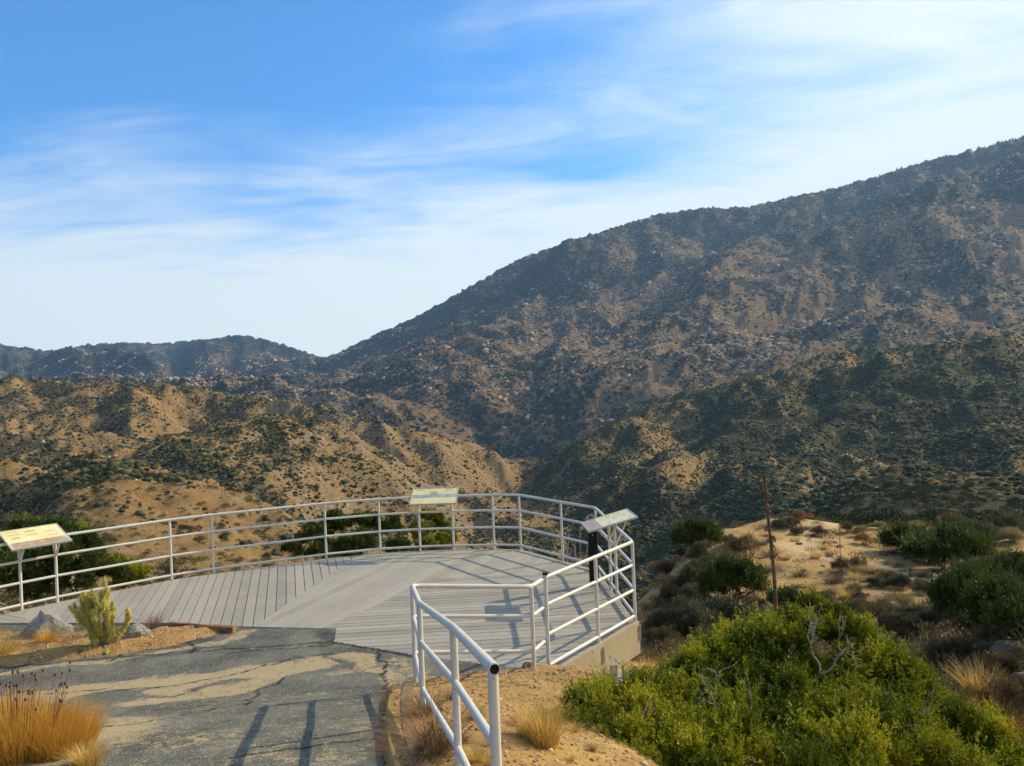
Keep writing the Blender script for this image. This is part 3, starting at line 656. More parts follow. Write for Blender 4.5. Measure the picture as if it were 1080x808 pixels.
ins = [p+(cen-p)/np.linalg.norm(cen-p)*.12 for p in dp]; mb.prism(ins, -.30, -.06); mb.build('joist_frame', M['black'], deck)
far = [np.array(p) for p in (ext[::-1]+line[2:]+[c2, c3])]
def facing(pts, off, z0, z1, th, name, mat, parent):
    mb = MB(); n_ = len(pts)
    for a, b in zip(pts[:-1], pts[1:]):
        t = (b-a); L_ = np.linalg.norm(t); t = t/L_; nr = np.array([t[1], -t[0]])
        if np.dot(nr, (a+b)/2-cen) < 0: nr = -nr
        c = (a+b)/2+nr*(off)
        mb.box((c[0], c[1], (z0+z1)/2), (t[0], t[1], 0), (nr[0], nr[1], 0), (0, 0, 1), L_/2+th*.3, th/2, (z1-z0)/2)
    return mb.build(name, mat, parent)
facing(far[:-2], .012, -.36, -.037, .03, 'fascia', M['fascia'], deck)
facing([c2, c3, c3+(c3-c2)/np.linalg.norm(c3-c2)*.25], .03, -.41, .012, .045, 'fascia', M['fascia'], deck)
def cyl(mb, x, y, z0, z1, r0, r1=None, seg=28, bev=.0):
    r1 = r1 or r0; pts = [(x, y, z0), (x, y, z1-bev), (x, y, z1)] if bev else [(x, y, z0), (x, y, z1)]
    mb.tube(pts, [r0, r1, r1-bev] if bev else [r0, r1], seg)
fp = G(655,714,-.40)
ft = MB(); cyl(ft, fp[0], fp[1], -1.3, -.40, .25, .25, bev=.02); fo = ft.build('concrete_footing', M['concrete'], autosmooth=40)
tag(fo, 'round pale concrete footing on the ground under the right corner of the deck', 'footing')
spx, spy = fp[0]-.08, fp[1]+.05
st = MB(); st.box((spx, spy, -.33), (1,0,0), (0,1,0), (0,0,1), .045, .045, .075); st.box((spx, spy, -.392), (1,0,0), (0,1,0), (0,0,1), .10, .10, .006); st.build('support_post', M['steel'], deck)
for (fx, fy) in ((.6, 12.6), (-1.6, 14.9), (-4.2, 14.4), (-6.6, 12.9)):
    st = MB(); gz_ = float(H(fx, fy)); st.box((fx-.15, fy-.3, gz_/2-.15), (1,0,0), (0,1,0), (0,0,1), .07, .07, abs(gz_/2)+.1); st.build('support_post', M['steel'], deck)

# ------------------------------------------------------------------ railings
RR_ = .0235
def arcify(pts, r=.07):
    pts = [np.array(p, float) for p in pts]; out = [pts[0]]
    for i in range(1, len(pts)-1):
        a, b, c = pts[i-1], pts[i], pts[i+1]; u = (a-b)/np.linalg.norm(a-b); v_ = (c-b)/np.linalg.norm(c-b)
        out += [b+u*r, b+(u+v_)*r*.22, b+v_*r]
    out.append(pts[-1]); return out
def pipe_set(parent, plan, zf, heights, names):
    for h, nme in zip(heights, names):
        mb = MB(); pts = [(p[0], p[1], zf(p)+h) for p in plan]; mb.tube(arcify(pts), RR_ if h > 1 else RR_*.9, 14)
        mb.build(nme, M['rail'], parent, smooth=True, autosmooth=50)
rail = empty('deck_railing', (0, 0, 0), 'long grey pipe railing with four rails curving round the canyon side of the deck', 'railing')
pipe_set(rail, deck_line, lambda p: 0., (1.07, .765, .43, .085), ('top_rail', 'middle_rail', 'middle_rail', 'bottom_rail'))
post_pts = [p for i, p in enumerate(deck_line)]
for i, p in enumerate(post_pts):
    mb = MB(); drop = -.30 if i < len(line)+5 else -.02
    out = (np.array(p)-cen); out /= np.linalg.norm(out)
    last = i == len(post_pts)-1
    mb.tube([(p[0], p[1], -.30 if not last else -.02), (p[0], p[1], 1.065 if not last else 1.10)], .0225, 14)
    po = mb.build('post', M['rail'], rail, autosmooth=50)
    if last:
        b = MB(); b.tube([(p[0], p[1], 1.10), (p[0], p[1], 1.125)], .033, 14); b.build('end_cap', M['black'], po)
    if i >= len(line)+1 and not last:
        b = MB(); nr = np.array([0.55, -.83]); q = np.array(p)+nr*.0
        b.box((q[0]+.01, q[1]-.035, -.13), (c2-c3).tolist()+[0] if False else (1,0,0), (0,1,0), (0,0,1), .055, .012, .10)
        for dzz in (-.06, .05):
            for s_ in (-1, 1): b.tube([(q[0]+.01+s_*.035, q[1]-.045, -.13+dzz), (q[0]+.01+s_*.035, q[1]-.062, -.13+dzz)], .010, 6)
        b.build('bracket', M['steel'], po)
# ramp handrail
e0 = P(519.5, 704, 3.2); p1 = P(478, 662, 4.5); p2 = P(442, 636, 6.3); p3 = P(434.5, 618, 8.15); p4 = G(560,619,1.07); p5 = c3
hr = empty('ramp_handrail', (p3[0], p3[1], float(H(p3[0], p3[1]))), 'bare grey pipe handrail with an open black pipe end leading up beside the path', 'handrail')
hl = np.array(hr.location)
dirv = (p1-e0)/np.linalg.norm(p1-e0); e00 = e0-dirv*.05
p5t = np.array([c3[0], c3[1], 1.05])-np.array([.03, -.01, 0])
def hrail(dz, nme, start, close=True, r=RR_):
    off = [np.array([0, 0, dz*q]) for q in (1, 1, 1, 1, 1, 1)]
    mb = MB(hl); pts = [start, p1, p2, p3, p4, p5t]; pts = [pts[i]-off[i] for i in range(6)]
    A_ = arcify(pts, .09); mb.tube(A_, r, 18, caps=(close, True)); return mb, pts
mb, _ = hrail(0, 'top_rail', e00, close=False, r=.0245)
u = dirv; mb.tube([e00+u*.12, e00], .0205, 18, caps=(True, False))
# rim joining outer and inner wall
a_ = np.cross(u, [0,0,1]); a_ /= np.linalg.norm(a_); b_ = np.cross(u, a_); rim = []
for q in range(18):
    an = 2*math.pi*q/18; dvec = a_*math.cos(an)+b_*math.sin(an); rim += [e00+dvec*.0245, e00+dvec*.0205]
mb.add(rim, [(2*q, 2*((q+1) % 18), 2*((q+1) % 18)+1, 2*q+1) for q in range(18)])
tr_ = mb.build('top_rail', M['rail'], hr, autosmooth=50)
mb = MB(hl); mb.tube([e00+u*.015, e00+u*.10], .0202, 18); mb.build('mouth_shade', M['black'], tr_)  # black plug paints in the shade inside the hollow pipe
for dz in (.315, .69):
    mb, _ = hrail(dz, 'middle_rail', e0, r=.021); mb.build('middle_rail' if dz < .5 else 'bottom_rail', M['rail'], hr, autosmooth=50)
for p in (e0, p1, p2, p3, p4):
    mb = MB(hl); zg = float(H(p[0], p[1])); mb.tube([(p[0], p[1], zg-.15), (p[0], p[1], p[2]-.005)], .0225, 16); mb.build('post', M['rail'], hr, autosmooth=50)

# ------------------------------------------------------------------ information signs on the railing
k = NT('sign_green_yellow'); v = k.pos('object')
c = k.ramp(k.noise(3, 3, .6, v), [(.35, (.72,.64,.25)), (.65, (.85,.76,.40))]); k.col(c); k.b.inputs['Roughness'].default_value = .28; k.b.inputs['Specular IOR Level'].default_value = .5; M['panel'] = k.m
k = NT('sign_photo_strip'); v = k.pos('object')
cc = k.vor(16, v, out='Color'); k.col(k.mix(.35, k.ramp(k.noise(14, 5, .7, v), [(.3, (.10,.08,.06)), (.5, (.42,.24,.13)), (.7, (.60,.50,.34))]), k.mix(.7, cc, (.45,.33,.22)))); k.b.inputs['Roughness'].default_value = .3; M['photos'] = k.m
M['print'] = m_simple('printed_text', (.10,.11,.09), (.16,.17,.14), 20, .4)
M['sky_print'] = m_simple('printed_landscape', (.20,.30,.36), (.45,.52,.50), 9, .35)
def sign(p_a, p_b, inward, label, layout, w, d, tilt, zc, slide=0.):
    a, b = np.array(p_a), np.array(p_b); t = b-a; L_ = np.linalg.norm(t); t = t/L_; nr = np.array(inward)/np.linalg.norm(inward)
    c = (a+b)/2+nr*.04+t*slide; root = empty('information_sign', (c[0], c[1], zc), label, 'information sign')
    T = np.array([t[0], t[1], 0]); ct, st_ = math.cos(tilt), math.sin(tilt)
    Dn = np.array([nr[0]*ct, nr[1]*ct, -st_]); N = np.cross(T, Dn); N = N if N[2] > 0 else -N
    o = np.array([0, 0, 0.])
    mb = MB(); mb.box(o, T, Dn, N, w/2, d/2, .008); mb.build('panel', M['panel'], root)
    fr = MB()
    for s_ in (-1, 1):
        fr.box(o+Dn*s_*(d/2+.006), T, Dn, N, w/2+.014, .0075, .014); fr.box(o+T*s_*(w/2+.006), T, Dn, N, .0075, d/2-.001, .013)
    fr.build('frame', M['sign_frame'], root)
    for (u0, u1, v0, v1, mat, nm) in layout:        # u along the rail, v from the far edge to the near edge
        q = MB(); q.box(o+T*((u0+u1)/2-.5)*w+Dn*((v0+v1)/2-.5)*d+N*.0095, T, Dn, N, (u1-u0)*w/2, (v1-v0)*d/2, .0012); q.build(nm, M[mat], root)
    rg = random.Random(int(w*1000))
    for i in range(9):
        u0 = rg.choice((.06, .36, .68)); vv = .10+.055*i
        lines = MB(); lines.box(o+T*(u0+.12-.5)*w+Dn*(vv-.5)*d+N*.0095, T, Dn, N, .10*w*rg.uniform(.7, 1), .0035, .0008); lines.build('text_line', M['print'], root)
    for q_ in (a, b):                                # Y bracket on each of the two posts
        br = MB(); qx = np.array([q_[0]-c[0], q_[1]-c[1], 0]); foot = qx+np.array([0, 0, .74-zc])
        for s_ in (-1, 1):
            e = qx+nr3(nr)*(.04)+Dn*s_*d*.33-N*.012; e = e-T*0
            br.box((foot+e)/2, (e-foot)/np.linalg.norm(e-foot), T, np.cross((e-foot)/np.linalg.norm(e-foot), T), np.linalg.norm(e-foot)/2, .014, .011)
        br.box(qx+nr3(nr)*.04-N*.02, Dn, T, N, d*.36, .014, .007)
        br.build('bracket', M['rail'], root)
    return root
def nr3(n_): return np.array([n_[0], n_[1], 0])
iL = cen-np.array(line[2]); 
t_ = line[3]-line[2]; nL = np.array([t_[1], -t_[0]]); nL = nL if np.dot(nL, cen-line[2]) > 0 else -nL
sign(line[2], line[3], nL, 'yellow-green information sign with a strip of photos on the left railing above the juniper',
     [(.03, .97, .70, .97, 'photos', 'photo_strip')], .84, .62, math.radians(20), 1.12, slide=-.04)
t_ = line[9]-line[8]; nB = np.array([t_[1], -t_[0]]); nB = nB if np.dot(nB, cen-line[8]) > 0 else -nB
sign(line[8], line[9], nB, 'yellow information sign with a blue-grey band across it on the back railing',
     [(.02, .98, .44, .62, 'sky_print', 'landscape_band'), (.02, .98, .0, .07, 'photos', 'photo_strip')], .90, .55, math.radians(27), 1.09)
a1_, b1_ = mid12
t_ = b1_-a1_; nR = np.array([t_[1], -t_[0]]); nR = nR if np.dot(nR, cen-a1_) > 0 else -nR
sign(a1_, b1_, nR, 'pale yellow information sign on forked brackets at the right corner railing by the black post',
     [(.0, 1.0, .72, .98, 'photos', 'photo_strip')], .74, .74, math.radians(14), 1.11)
# black post by the right sign
bp = G(627,617,0)[:2]
bpo = empty('black_post', (bp[0], bp[1], 0), 'flat black post with a pointed top standing on the deck before the right sign', 'post')
mb = MB(); W_ = .075; prof = [(-W_, 0), (W_, 0), (W_, .95), (.045, 1.03), (0, 1.07), (-.045, 1.03), (-W_, .95)]
mb.add([(x, -.03, z) for x, z in prof]+[(x, .03, z) for x, z in prof], [tuple(range(7)), tuple(range(7, 14))[::-1]]+[(i, 7+i, 7+(i+1) % 7, (i+1) % 7) for i in range(7)])
mb.build('post_body', M['black'], bpo)
mb = MB(); 
for z in (.3, .8):
    mb = MB(); mb.tube([(0, -.03, z), (0, -.042, z)], .012, 8); mb.build('bolt', M['steel'], bpo)
mb = MB(); mb.box((0, .042, .99), (1,0,0), (0,1,0), (0,0,1), .10, .008, .06); mb.box((-.07, .042, 1.07), (.7,0,.7), (0,1,0), (-.7,0,.7), .05, .008, .012); mb.box((.03, .042, 1.08), (.7,0,-.7), (0,1,0), (.7,0,.7), .06, .008, .012)
mb.build('back_plate', M['steel'], bpo)

# ------------------------------------------------------------------ vegetation builders
def unit(a): return a/(np.linalg.norm(a, axis=-1, keepdims=True)+1e-9)
def sprays(clumps, n, L, Wd, rg, up=.5, lo_=.5, spread=.5, flat=False):
    C = np.array(clumps, float); r2 = (C[:,3]**2); pr = r2/r2.sum(); ci = rg.choice(len(C), n, p=pr); c = C[ci]
    u = unit(rg.normal(size=(n,3))); u[:,2] = np.where(u[:,2] < -.35, -u[:,2], u[:,2])
    s = lo_+(1.06-lo_)*rg.random(n)**.6
    base = c[:,:3]+u*np.stack([c[:,3], c[:,3], c[:,4]], -1)*s[:,None]
    d = unit(u*.8+np.array([0,0,up])+rg.normal(size=(n,3))*spread); w = unit(np.cross(d, rg.normal(size=(n,3))))
    l = L*(.6+.8*rg.random(n))[:,None]; ww = Wd*(.6+.8*rg.random(n))[:,None]
    V = np.stack([base, base+d*l*.5+w*ww*.5, base+d*l, base+d*l*.5-w*ww*.5], 1).reshape(-1, 3)
    ct = rg.random(len(C)); t = np.clip(.45*ct[ci]+.55*rg.random(n), 0, 1)
    return V, np.arange(4*n).reshape(n, 4), np.repeat(t, 4)
def branchlets(clumps, nb, ns, L, Wd, rg, blen=.9, br=.035, up=.6):
    C = np.array(clumps, float); n = len(C); r2 = C[:,3]**2; ci = rg.choice(n, nb, p=r2/r2.sum()); c = C[ci]
    u = unit(rg.normal(size=(nb,3))); u[:,2] = np.where(u[:,2] < -.3, -u[:,2], u[:,2])
    st_ = c[:,:3]+u*(c[:,3]*rg.uniform(.15, .75, nb))[:,None]
    d = unit(u*.75+np.array([0,0,up])+rg.normal(size=(nb,3))*.32); ln = c[:,3]*blen*rg.lognormal(-.25, .38, nb)
    br_ = br*rg.uniform(.7, 1.5, nb); tb = np.clip(.50*rg.random(n)[ci]+.22*rg.random(nb), 0, 1)
    N_ = nb*ns; bi = np.repeat(np.arange(nb), ns); t = rg.random(N_)**.75; D_ = d[bi]
    rad = unit(np.cross(D_, rg.normal(size=(N_,3)))); rr1 = br_[bi]*(1.1-t)*rg.random(N_)**.4
    bend = np.array([0,0,1.])*(.25*ln[bi]*t*t)[:,None]
    base = st_[bi]+D_*(ln[bi]*t)[:,None]+bend+rad*rr1[:,None]*1.2; dl = unit(D_*.8+rad*.75+np.array([0,0,.35])+rg.normal(size=(N_,3))*.25)
    w = unit(np.cross(dl, rg.normal(size=(N_,3)))); l = (L*(.6+.8*rg.random(N_)))[:,None]; ww = (Wd*(.6+.8*rg.random(N_)))[:,None]
    V = np.stack([base, base+dl*l*.5+w*ww*.5, base+dl*l, base+dl*l*.5-w*ww*.5], 1).reshape(-1, 3)
    T_ = np.clip(tb[bi]+.32*rg.random(N_)*t+.06, 0, 1); return V, np.arange(4*N_).reshape(N_, 4), np.repeat(T_, 4)  # tint brightens towards the tips, putting lit tufts into the colour
def subclumps(clumps, k_, f, rg, up=.3):
    out = []
    for c in clumps:
        u = unit(rg.normal(size=(k_,3))); u[:,2] = np.where(u[:,2] < -.3, -u[:,2], u[:,2])
        for q in u:
            r = c[3]*f*rg.uniform(.7, 1.35); s = rg.uniform(.45, .95)
            out.append((c[0]+q[0]*c[3]*s, c[1]+q[1]*c[3]*s, c[2]+q[2]*c[4]*s, r, r*(1.15+up)))
    return out
def wob(a, b, rg, n=6, amp=.10):
    a, b = np.array(a, float), np.array(b, float); L_ = np.linalg.norm(b-a); pts = []
    o1, o2 = rg.normal(size=3), rg.normal(size=3)
    for i in range(n+1):
        t = i/n; pts.append(a+(b-a)*t+(o1*math.sin(math.pi*t)+o2*math.sin(2*math.pi*t)*.6)*amp*L_*.6)
    return pts
def stems(mb, base, tips, r0, rg, seg=5, n=6, amp=.12):
    for tp in tips:
        p = wob(base, tp, rg, n, amp); mb.tube(p, [r0*(1-.8*i/n) for i in range(n+1)], seg)
def shrub_proto(name, mat, barkmat, seed, n, L, Wd, up=.5, h=1.25, ncl=16, f=.5, spread=.5, stemr=.03):
    rg = np.random.default_rng(seed); cl = []
    for i in range(ncl):
        a = rg.uniform(0, 2*math.pi); rad = .72*math.sqrt(rg.random()); z = h*(.22+.55*rg.random()*(1-.6*rad))
        r = rg.uniform(.20, .36); cl.append((math.cos(a)*rad, math.sin(a)*rad, z, r, r*.9))
    sc_ = subclumps(cl, 7, f, rg)
    if name == 'evergreen_shrub': V, Fq, t = branchlets(cl, 1500, 14, .075, .03, rg, .85, .055, .5)
    else: V, Fq, t = sprays(sc_, n, L, Wd, rg, up, .3, spread)
    root = empty(name, (0,0,0), 'unplaced shrub prototype only', 'shrub')
    fo = link('foliage', np_mesh('foliage', V, Fq, dict(tint=t)), mat, root, smooth=False)
    mb = MB(); stems(mb, (0,0,-.1), [c[:3] for c in cl[:9]], stemr, rg); mb.build('stem', barkmat, root, smooth=True)
    return root
def place(proto, loc, w, h, rot, label, cat, group=None, name=None, first=[None], tilt=0.):
    if proto.get('used') is None: r = proto; proto['used'] = 1; kids = None
    else:
        r = proto.copy(); COL.objects.link(r)
        if 'used' in r: del r['used']
        for ch in [c for c in proto.children]:
            q = ch.copy(); COL.objects.link(q); q.parent = r
            for g_ in ch.children: g2 = g_.copy(); COL.objects.link(g2); g2.parent = q
    r.location = [float(c) for c in loc]; r.rotation_euler = (tilt, 0, rot); r.scale = (w/2, w/2, h)
    r['label'] = label; r['category'] = cat
    if 'group' in r: del r['group']
    if group: r['group'] = group
    return r
def foot(px, py):
    p = hit(px, py, 9., 160.); return p
def at_ground(x, y, dz=0.): return np.array([x, y, float(H(x, y))+dz])

pr = {}
pr['dark'] = shrub_proto('evergreen_shrub', M['dark_leaf'], M['deadwood'], 101, 15000, .085, .032, .5, 1.0, 20)
pr['dark2'] = shrub_proto('evergreen_shrub', M['dark_leaf'], M['deadwood'], 102, 15000, .08, .03, .4, 1.0, 26, .42)
pr['green'] = shrub_proto('evergreen_shrub', M['green_leaf'], M['deadwood'], 103, 16000, .08, .026, .6, 1.0, 22)
pr['sage'] = shrub_proto('sage_shrub', M['sage_leaf'], M['bark'], 104, 12000, .085, .022, .8, 1.0, 18, .5, .6)
pr['sage2'] = shrub_proto('sage_shrub', M['sage_leaf'], M['bark'], 105, 11000, .08, .020, .7, 1.0, 24, .4, .7)
pr['dry'] = shrub_proto('dry_shrub', M['dry_leaf'], M['deadwood'], 106, 9000, .11, .012, .7, 1.0, 16, .5, .6)
pr['dry2'] = shrub_proto('dry_shrub', M['dry_leaf'], M['deadwood'], 107, 9000, .10, .013, .9, 1.0, 22, .45, .6)
pr['rust'] = shrub_proto('rusty_shrub', M['rust_leaf'], M['deadwood'], 108, 7000, .11, .012, .8, 1.0, 14, .5, .6)
pr['pale'] = shrub_proto('pale_yellow_shrub', M['pale_leaf'], M['bark'], 109, 7000, .09, .018, .9, 1.0, 14, .5, .5)
pr['lime'] = shrub_proto('yellow_green_shrub', M['lime_leaf'], M['bark'], 110, 12000, .08, .03, .5, 1.0, 20)
def tuft_proto(name, mat, seed, n, h=1.0, spread=.55, wd=.012, root_r=.25):
    rg = np.random.default_rng(seed); a = rg.uniform(0, 2*np.pi, n); rad = root_r*np.sqrt(rg.random(n)); lean = spread*(.15+rad/root_r*.75)*rg.uniform(.4, 1.3, n)
    b = np.stack([np.cos(a)*rad, np.sin(a)*rad, np.zeros(n)-.02], -1); aa = a+rg.normal(0, .6, n); o = np.stack([np.cos(aa), np.sin(aa), np.zeros(n)], -1)
    hh = h*rg.uniform(.45, 1.05, n); w = unit(np.cross(o, np.array([0,0,1.]))+rg.normal(size=(n,3))*.3)*wd; pts = []
    for t in (0, .4, .75, 1.):
        c = b+np.array([0,0,1.])*(hh*t*(1-.12*t*lean*2))[:,None]+o*(lean*hh*t**1.8)[:,None]; k_ = (1-t*.9)
        pts += [c-w*k_*.5, c+w*k_*.5]
    V = np.stack(pts, 1); idx = np.arange(n)[:,None]*8; Fq = np.concatenate([idx+np.array([[2*q, 2*q+1, 2*q+3, 2*q+2]]) for q in range(3)], 0)
    me = np_mesh(name, V.reshape(-1,3), Fq, dict(tint=np.repeat(rg.random(n), 8)))
    o_ = link(name, me, mat, smooth=False); return o_
def place1(proto, loc, w, h, rot, label, cat, group=None, kind=None, tilt=0.):
    if proto.get('used') is None: r = proto; proto['used'] = 1
    else:
        r = proto.copy(); COL.objects.link(r)
        if 'used' in r: del r['used']
    r.location = [float(c) for c in loc]; r.rotation_euler = (tilt, 0, rot); r.scale = (w, w, h); r['label'] = label; r['category'] = cat
    if 'group' in r: del r['group']
    if group: r['group'] = group
    return r
tf = {}
tf['straw'] = tuft_proto('grass_tuft', M['straw'], 201, 700); tf['straw2'] = tuft_proto('grass_tuft', M['straw'], 202, 500, spread=.9)
tf['orange'] = tuft_proto('grass_tuft', M['orange_straw'], 203, 900, spread=.6)
tf['dryt'] = tuft_proto('dry_tuft', M['dry_leaf'], 204, 300, spread=1.3); tf['pink'] = tuft_proto('twiggy_shrub', M['pink_twig'], 205, 420, spread=1.0, wd=.008, root_r=.18)
tf['rustt'] = tuft_proto('weed_tuft', M['rust_leaf'], 206, 380, spread=1.4, wd=.010)

# shrubs on the slopes, each found at its foot: (px, py foot, width px, height px, kind, label)
SH = [
 (1064,712,50,26,'dry','dry brown shrub growing over the foot of the right edge boulder'),
 (1026,700,36,20,'dry2','dark dry shrub between the great dark pair and the boulders'),
 (697,567,46,20,'green','bright green low shrub at the left brow of the sandy knoll'),
 (705,588,42,20,'dry','dry brown shrub just below the bright green one at the left brow of the knoll'),
 (735,580,50,32,'dark','dark round evergreen shrub left of the sandy knoll top'),
 (757,556,48,20,'dark2','dark green shrub topping the left shoulder of the knoll'),
 (777,553,30,22,'green','smaller green shrub just left of the stalk on the knoll shoulder'),
 (786,590,40,26,'dry2','grey-brown leafless shrub left of the dead stalk'),
 (772,634,66,46,'dark','big dark green round shrub halfway down the slope left of the dead stalk'),
 (829,648,38,30,'dark2','dark green shrub just right of the foot of the dead stalk'),
 (768,676,92,42,'sage','wide grey-green sage shrub behind the foreground juniper, left of the stalk foot'),
 (722,668,60,36,'sage2','sage shrub with thin grey leaves between the deck corner and the wide sage shrub'),
 (752,694,56,34,'dry','brownish dry shrub below the wide sage shrub'),
 (715,632,44,26,'dry2','dry brown shrub on the shaded slope right of the deck corner'),
 (700,610,40,20,'dry','low dry shrub on the slope right of the right sign'),
 (742,612,46,22,'sage','grey sage shrub between the dark round shrub and the big dark green one'),
 (683,600,30,20,'sage2','small sage shrub close beyond the right railing corner'),
 (694,650,36,20,'rust','rusty brown low shrub close to the right railing'),
 (732,640,40,24,'sage2','grey sage shrub left of the big dark green round shrub'),
 (875,545,36,18,'dark','dark green shrub on the skyline of the knoll beside the trail end'),
 (905,551,26,10,'pale','pale yellow shrub on the knoll crest right of the dark skyline shrub'),
 (925,558,20,10,'pale','small pale yellow shrub a little right on the knoll crest'),
 (845,548,24,10,'rust','rusty low shrub on the knoll crest left of the dark skyline shrub'),
 (893,562,20,12,'dry','brown shrub in front of the pale yellow crest shrubs'),
 (862,566,22,12,'dry2','dark brown twiggy shrub on the knoll crest beside the trail bend'),
 (912,575,26,12,'rust','reddish brown low shrub on the upper knoll'),
 (832,556,26,10,'dry','dry brown shrub beside the top of the dead stalk on the knoll'),
 (955,584,48,30,'dark','dark evergreen shrub at the left end of the big bright hedge on the knoll'),
 (1000,600,84,44,'green','big bright green evergreen shrub on the right side of the knoll'),
 (978,592,50,34,'dark2','dense dark shrub joining the dark and the bright evergreen on the knoll'),
 (1030,578,56,28,'sage','grey-green sage shrub behind the big bright evergreen'),
 (1062,566,50,26,'sage2','grey-green shrub at the far right brow of the knoll'),
 (1005,560,40,18,'dry','brown dry shrub on the skyline behind the bright evergreen'),
 (1046,592,32,16,'pale','pale straw coloured shrub right of the big bright evergreen'),
 (1072,616,44,34,'dark','dark green shrub at the right edge of the photo above the great dark ones'),
 (1012,664,62,66,'dark2','tall dark shrub, left one of the great dark pair at the right edge'),
 (1058,682,84,72,'dark','huge dark grey-green shrub at the right edge beside the boulders'),
 (1045,640,60,48,'dark','dark shrub rising behind the great dark pair at the right edge'),
 (1000,708,50,38,'sage','sage shrub standing before the great dark pair at the right'),
 (930,664,52,30,'dry2','dark brown dry shrub at the front foot of the knoll'),
 (904,656,48,24,'sage2','sage-green low shrub at the front foot of the knoll'),
 (868,640,34,18,'dry','brown low shrub on the front slope of the knoll'),
 (950,640,32,16,'pale','pale yellow low shrub on the right front slope of the knoll'),
 (966,714,54,22,'pale','pale dry shrub lying behind the juniper at the lower right'),
 (1042,716,40,30,'dry','brown dry shrub between the boulders at the right edge'),
 (1070,752,60,40,'dry2','dry brown shrub below the boulders in the lower right corner'),
 (1030,748,36,24,'rust','rusty shrub beside the straw grass at the lower right'),
 (938,616,30,14,'dry','brown shrub below the dark evergreen on the knoll'),
 (885,610,22,9,'dry2','little brown shrub in the middle of the knoll front'),
 (1008,622,36,18,'sage','sage shrub below the big bright evergreen'),
]
rgp = np.random.default_rng(5)
for (px, py, wpx, hpx, kd, lab) in SH:
    p = foot(px, py); D = p[1]; w = wpx*D/F*1.12; h = hpx*D/F*1.0
    place(pr[kd], p-np.array([0,0,.04]), w, h, rgp.uniform(0, 6.28), lab, 'shrub')
# small repeats that nothing tells apart
def sprinkle(n, x0, x1, y0, y1, kinds, wr_, hr_, label, cat, group, one=True):
    c = 0
    while c < n:
        px, py = rgp.uniform(x0, x1), rgp.uniform(y0, y1); p = foot(px, py)
        if p[1] > 75: continue
        c += 1; w = rgp.uniform(*wr_); h = w*rgp.uniform(*hr_); kd = kinds[c % len(kinds)]
        if one: place1(tf[kd], p, w, h, rgp.uniform(0, 6.28), label, cat, group)
        else: place(pr[kd], p-np.array([0,0,.05]), w, h, rgp.uniform(0, 6.28), label, cat, group)
sprinkle(46, 800, 1000, 552, 645, ['dryt'], (.5, 1.1), (.35, .6), 'small dry brown tuft dotted over the sandy knoll', 'dry tuft', 'dry tufts on the sandy knoll')
sprinkle(30, 800, 1040, 552, 660, ['straw2'], (.4, .9), (.4, .7), 'small straw grass tuft dotted over the sandy knoll', 'grass tuft', 'straw tufts on the sandy knoll')
sprinkle(34, 676, 800, 575, 690, ['sage2','dry'], (.8, 1.5), (.4, .65), 'low shrub filling the slope between the deck and the stalk', 'shrub', 'low shrubs on the slope below the deck', False)
sprinkle(26, 880, 1078, 600, 720, ['dry2','sage'], (.7, 1.3), (.4, .65), 'low shrub in the hollow on the right below the knoll', 'shrub', 'low shrubs in the right hollow', False)
sprinkle(20, 820, 1075, 548, 575, ['pale','dry','sage2'], (.8, 1.7), (.4, .6), 'low shrub along the crest of the sandy knoll', 'shrub', 'low shrubs along the knoll crest', False)

# ------------------------------------------------------------------ junipers
def juniper(name, clumps_w, base, seed, nb, ns, L, Wd, mat, label, cat='juniper', twigs=(), trunk_r=.07, br=.035, blen=.9):
    rg = np.random.default_rng(seed); base = np.array(base, float)
    root = empty(name, base, label, cat); cl = [(c[0]-base[0], c[1]-base[1], c[2]-base[2], c[3]*.85) for c in clumps_w]
    sub = [c[:4] for c in subclumps([(*c[:3], c[3], c[3]*.9) for c in cl], 12, .34, rg)]
    V, Fq, t = branchlets(sub, nb, ns, L, Wd, rg, blen, br)
    link('crown', np_mesh('crown', V, Fq, dict(tint=t)), mat, root, smooth=False)
    mb = MB(); fork = np.array([.05, 0, .45])
    p = wob((0,0,-.2), fork, rg, 4, .1); mb.tube(p, [trunk_r, trunk_r*.9, trunk_r*.85, trunk_r*.8, trunk_r*.75], 9)
    for c in cl:
        p = wob(fork, np.array(c[:3])+rg.normal(size=3)*.05, rg, 9, .10); mb.tube(p, [trunk_r*.45*(1-.85*i/9)+.004 for i in range(10)], 6)
    for (a, b, r) in twigs:
        p = wob(np.array(a)-base, np.array(b)-base, rg, 7, .14); mb.tube(p, [r*(1-.6*i/7) for i in range(8)], 6)
    mb.build('trunk', M['bark'], root, smooth=True); return root
C0 = [(866,657,7.8,.24),(842,668,7.6,.24),(825,690,7.5,.30),(893,680,7.7,.28),(912,700,7.7,.28),(808,716,7.4,.32),(835,725,7.7,.32),(898,735,7.4,.34),
 (775,690,8.1,.26),(750,715,7.9,.32),(706,748,7.5,.32),(674,762,7.6,.22),(655,765,7.1,.36),(620,772,6.8,.34),(588,795,6.4,.32),(562,812,6.2,.26),(640,805,6.4,.40),(700,795,6.6,.42),
 (752,765,7.0,.40),(792,750,7.2,.38),(938,738,7.5,.36),(968,758,7.4,.36),(1000,778,7.2,.36),(1028,800,7.0,.32),(950,795,6.9,.42),(893,785,6.7,.42),(842,800,6.5,.42),(785,815,6.2,.42),
 (905,830,6.3,.45),(985,835,6.5,.45),(720,840,6.0,.45),(645,850,5.9,.4),(590,845,5.9,.36),(850,860,6.0,.45),(1050,830,6.7,.35),(770,790,6.9,.4),(604,782,7.1,.18),(930,760,7.6,.4)]
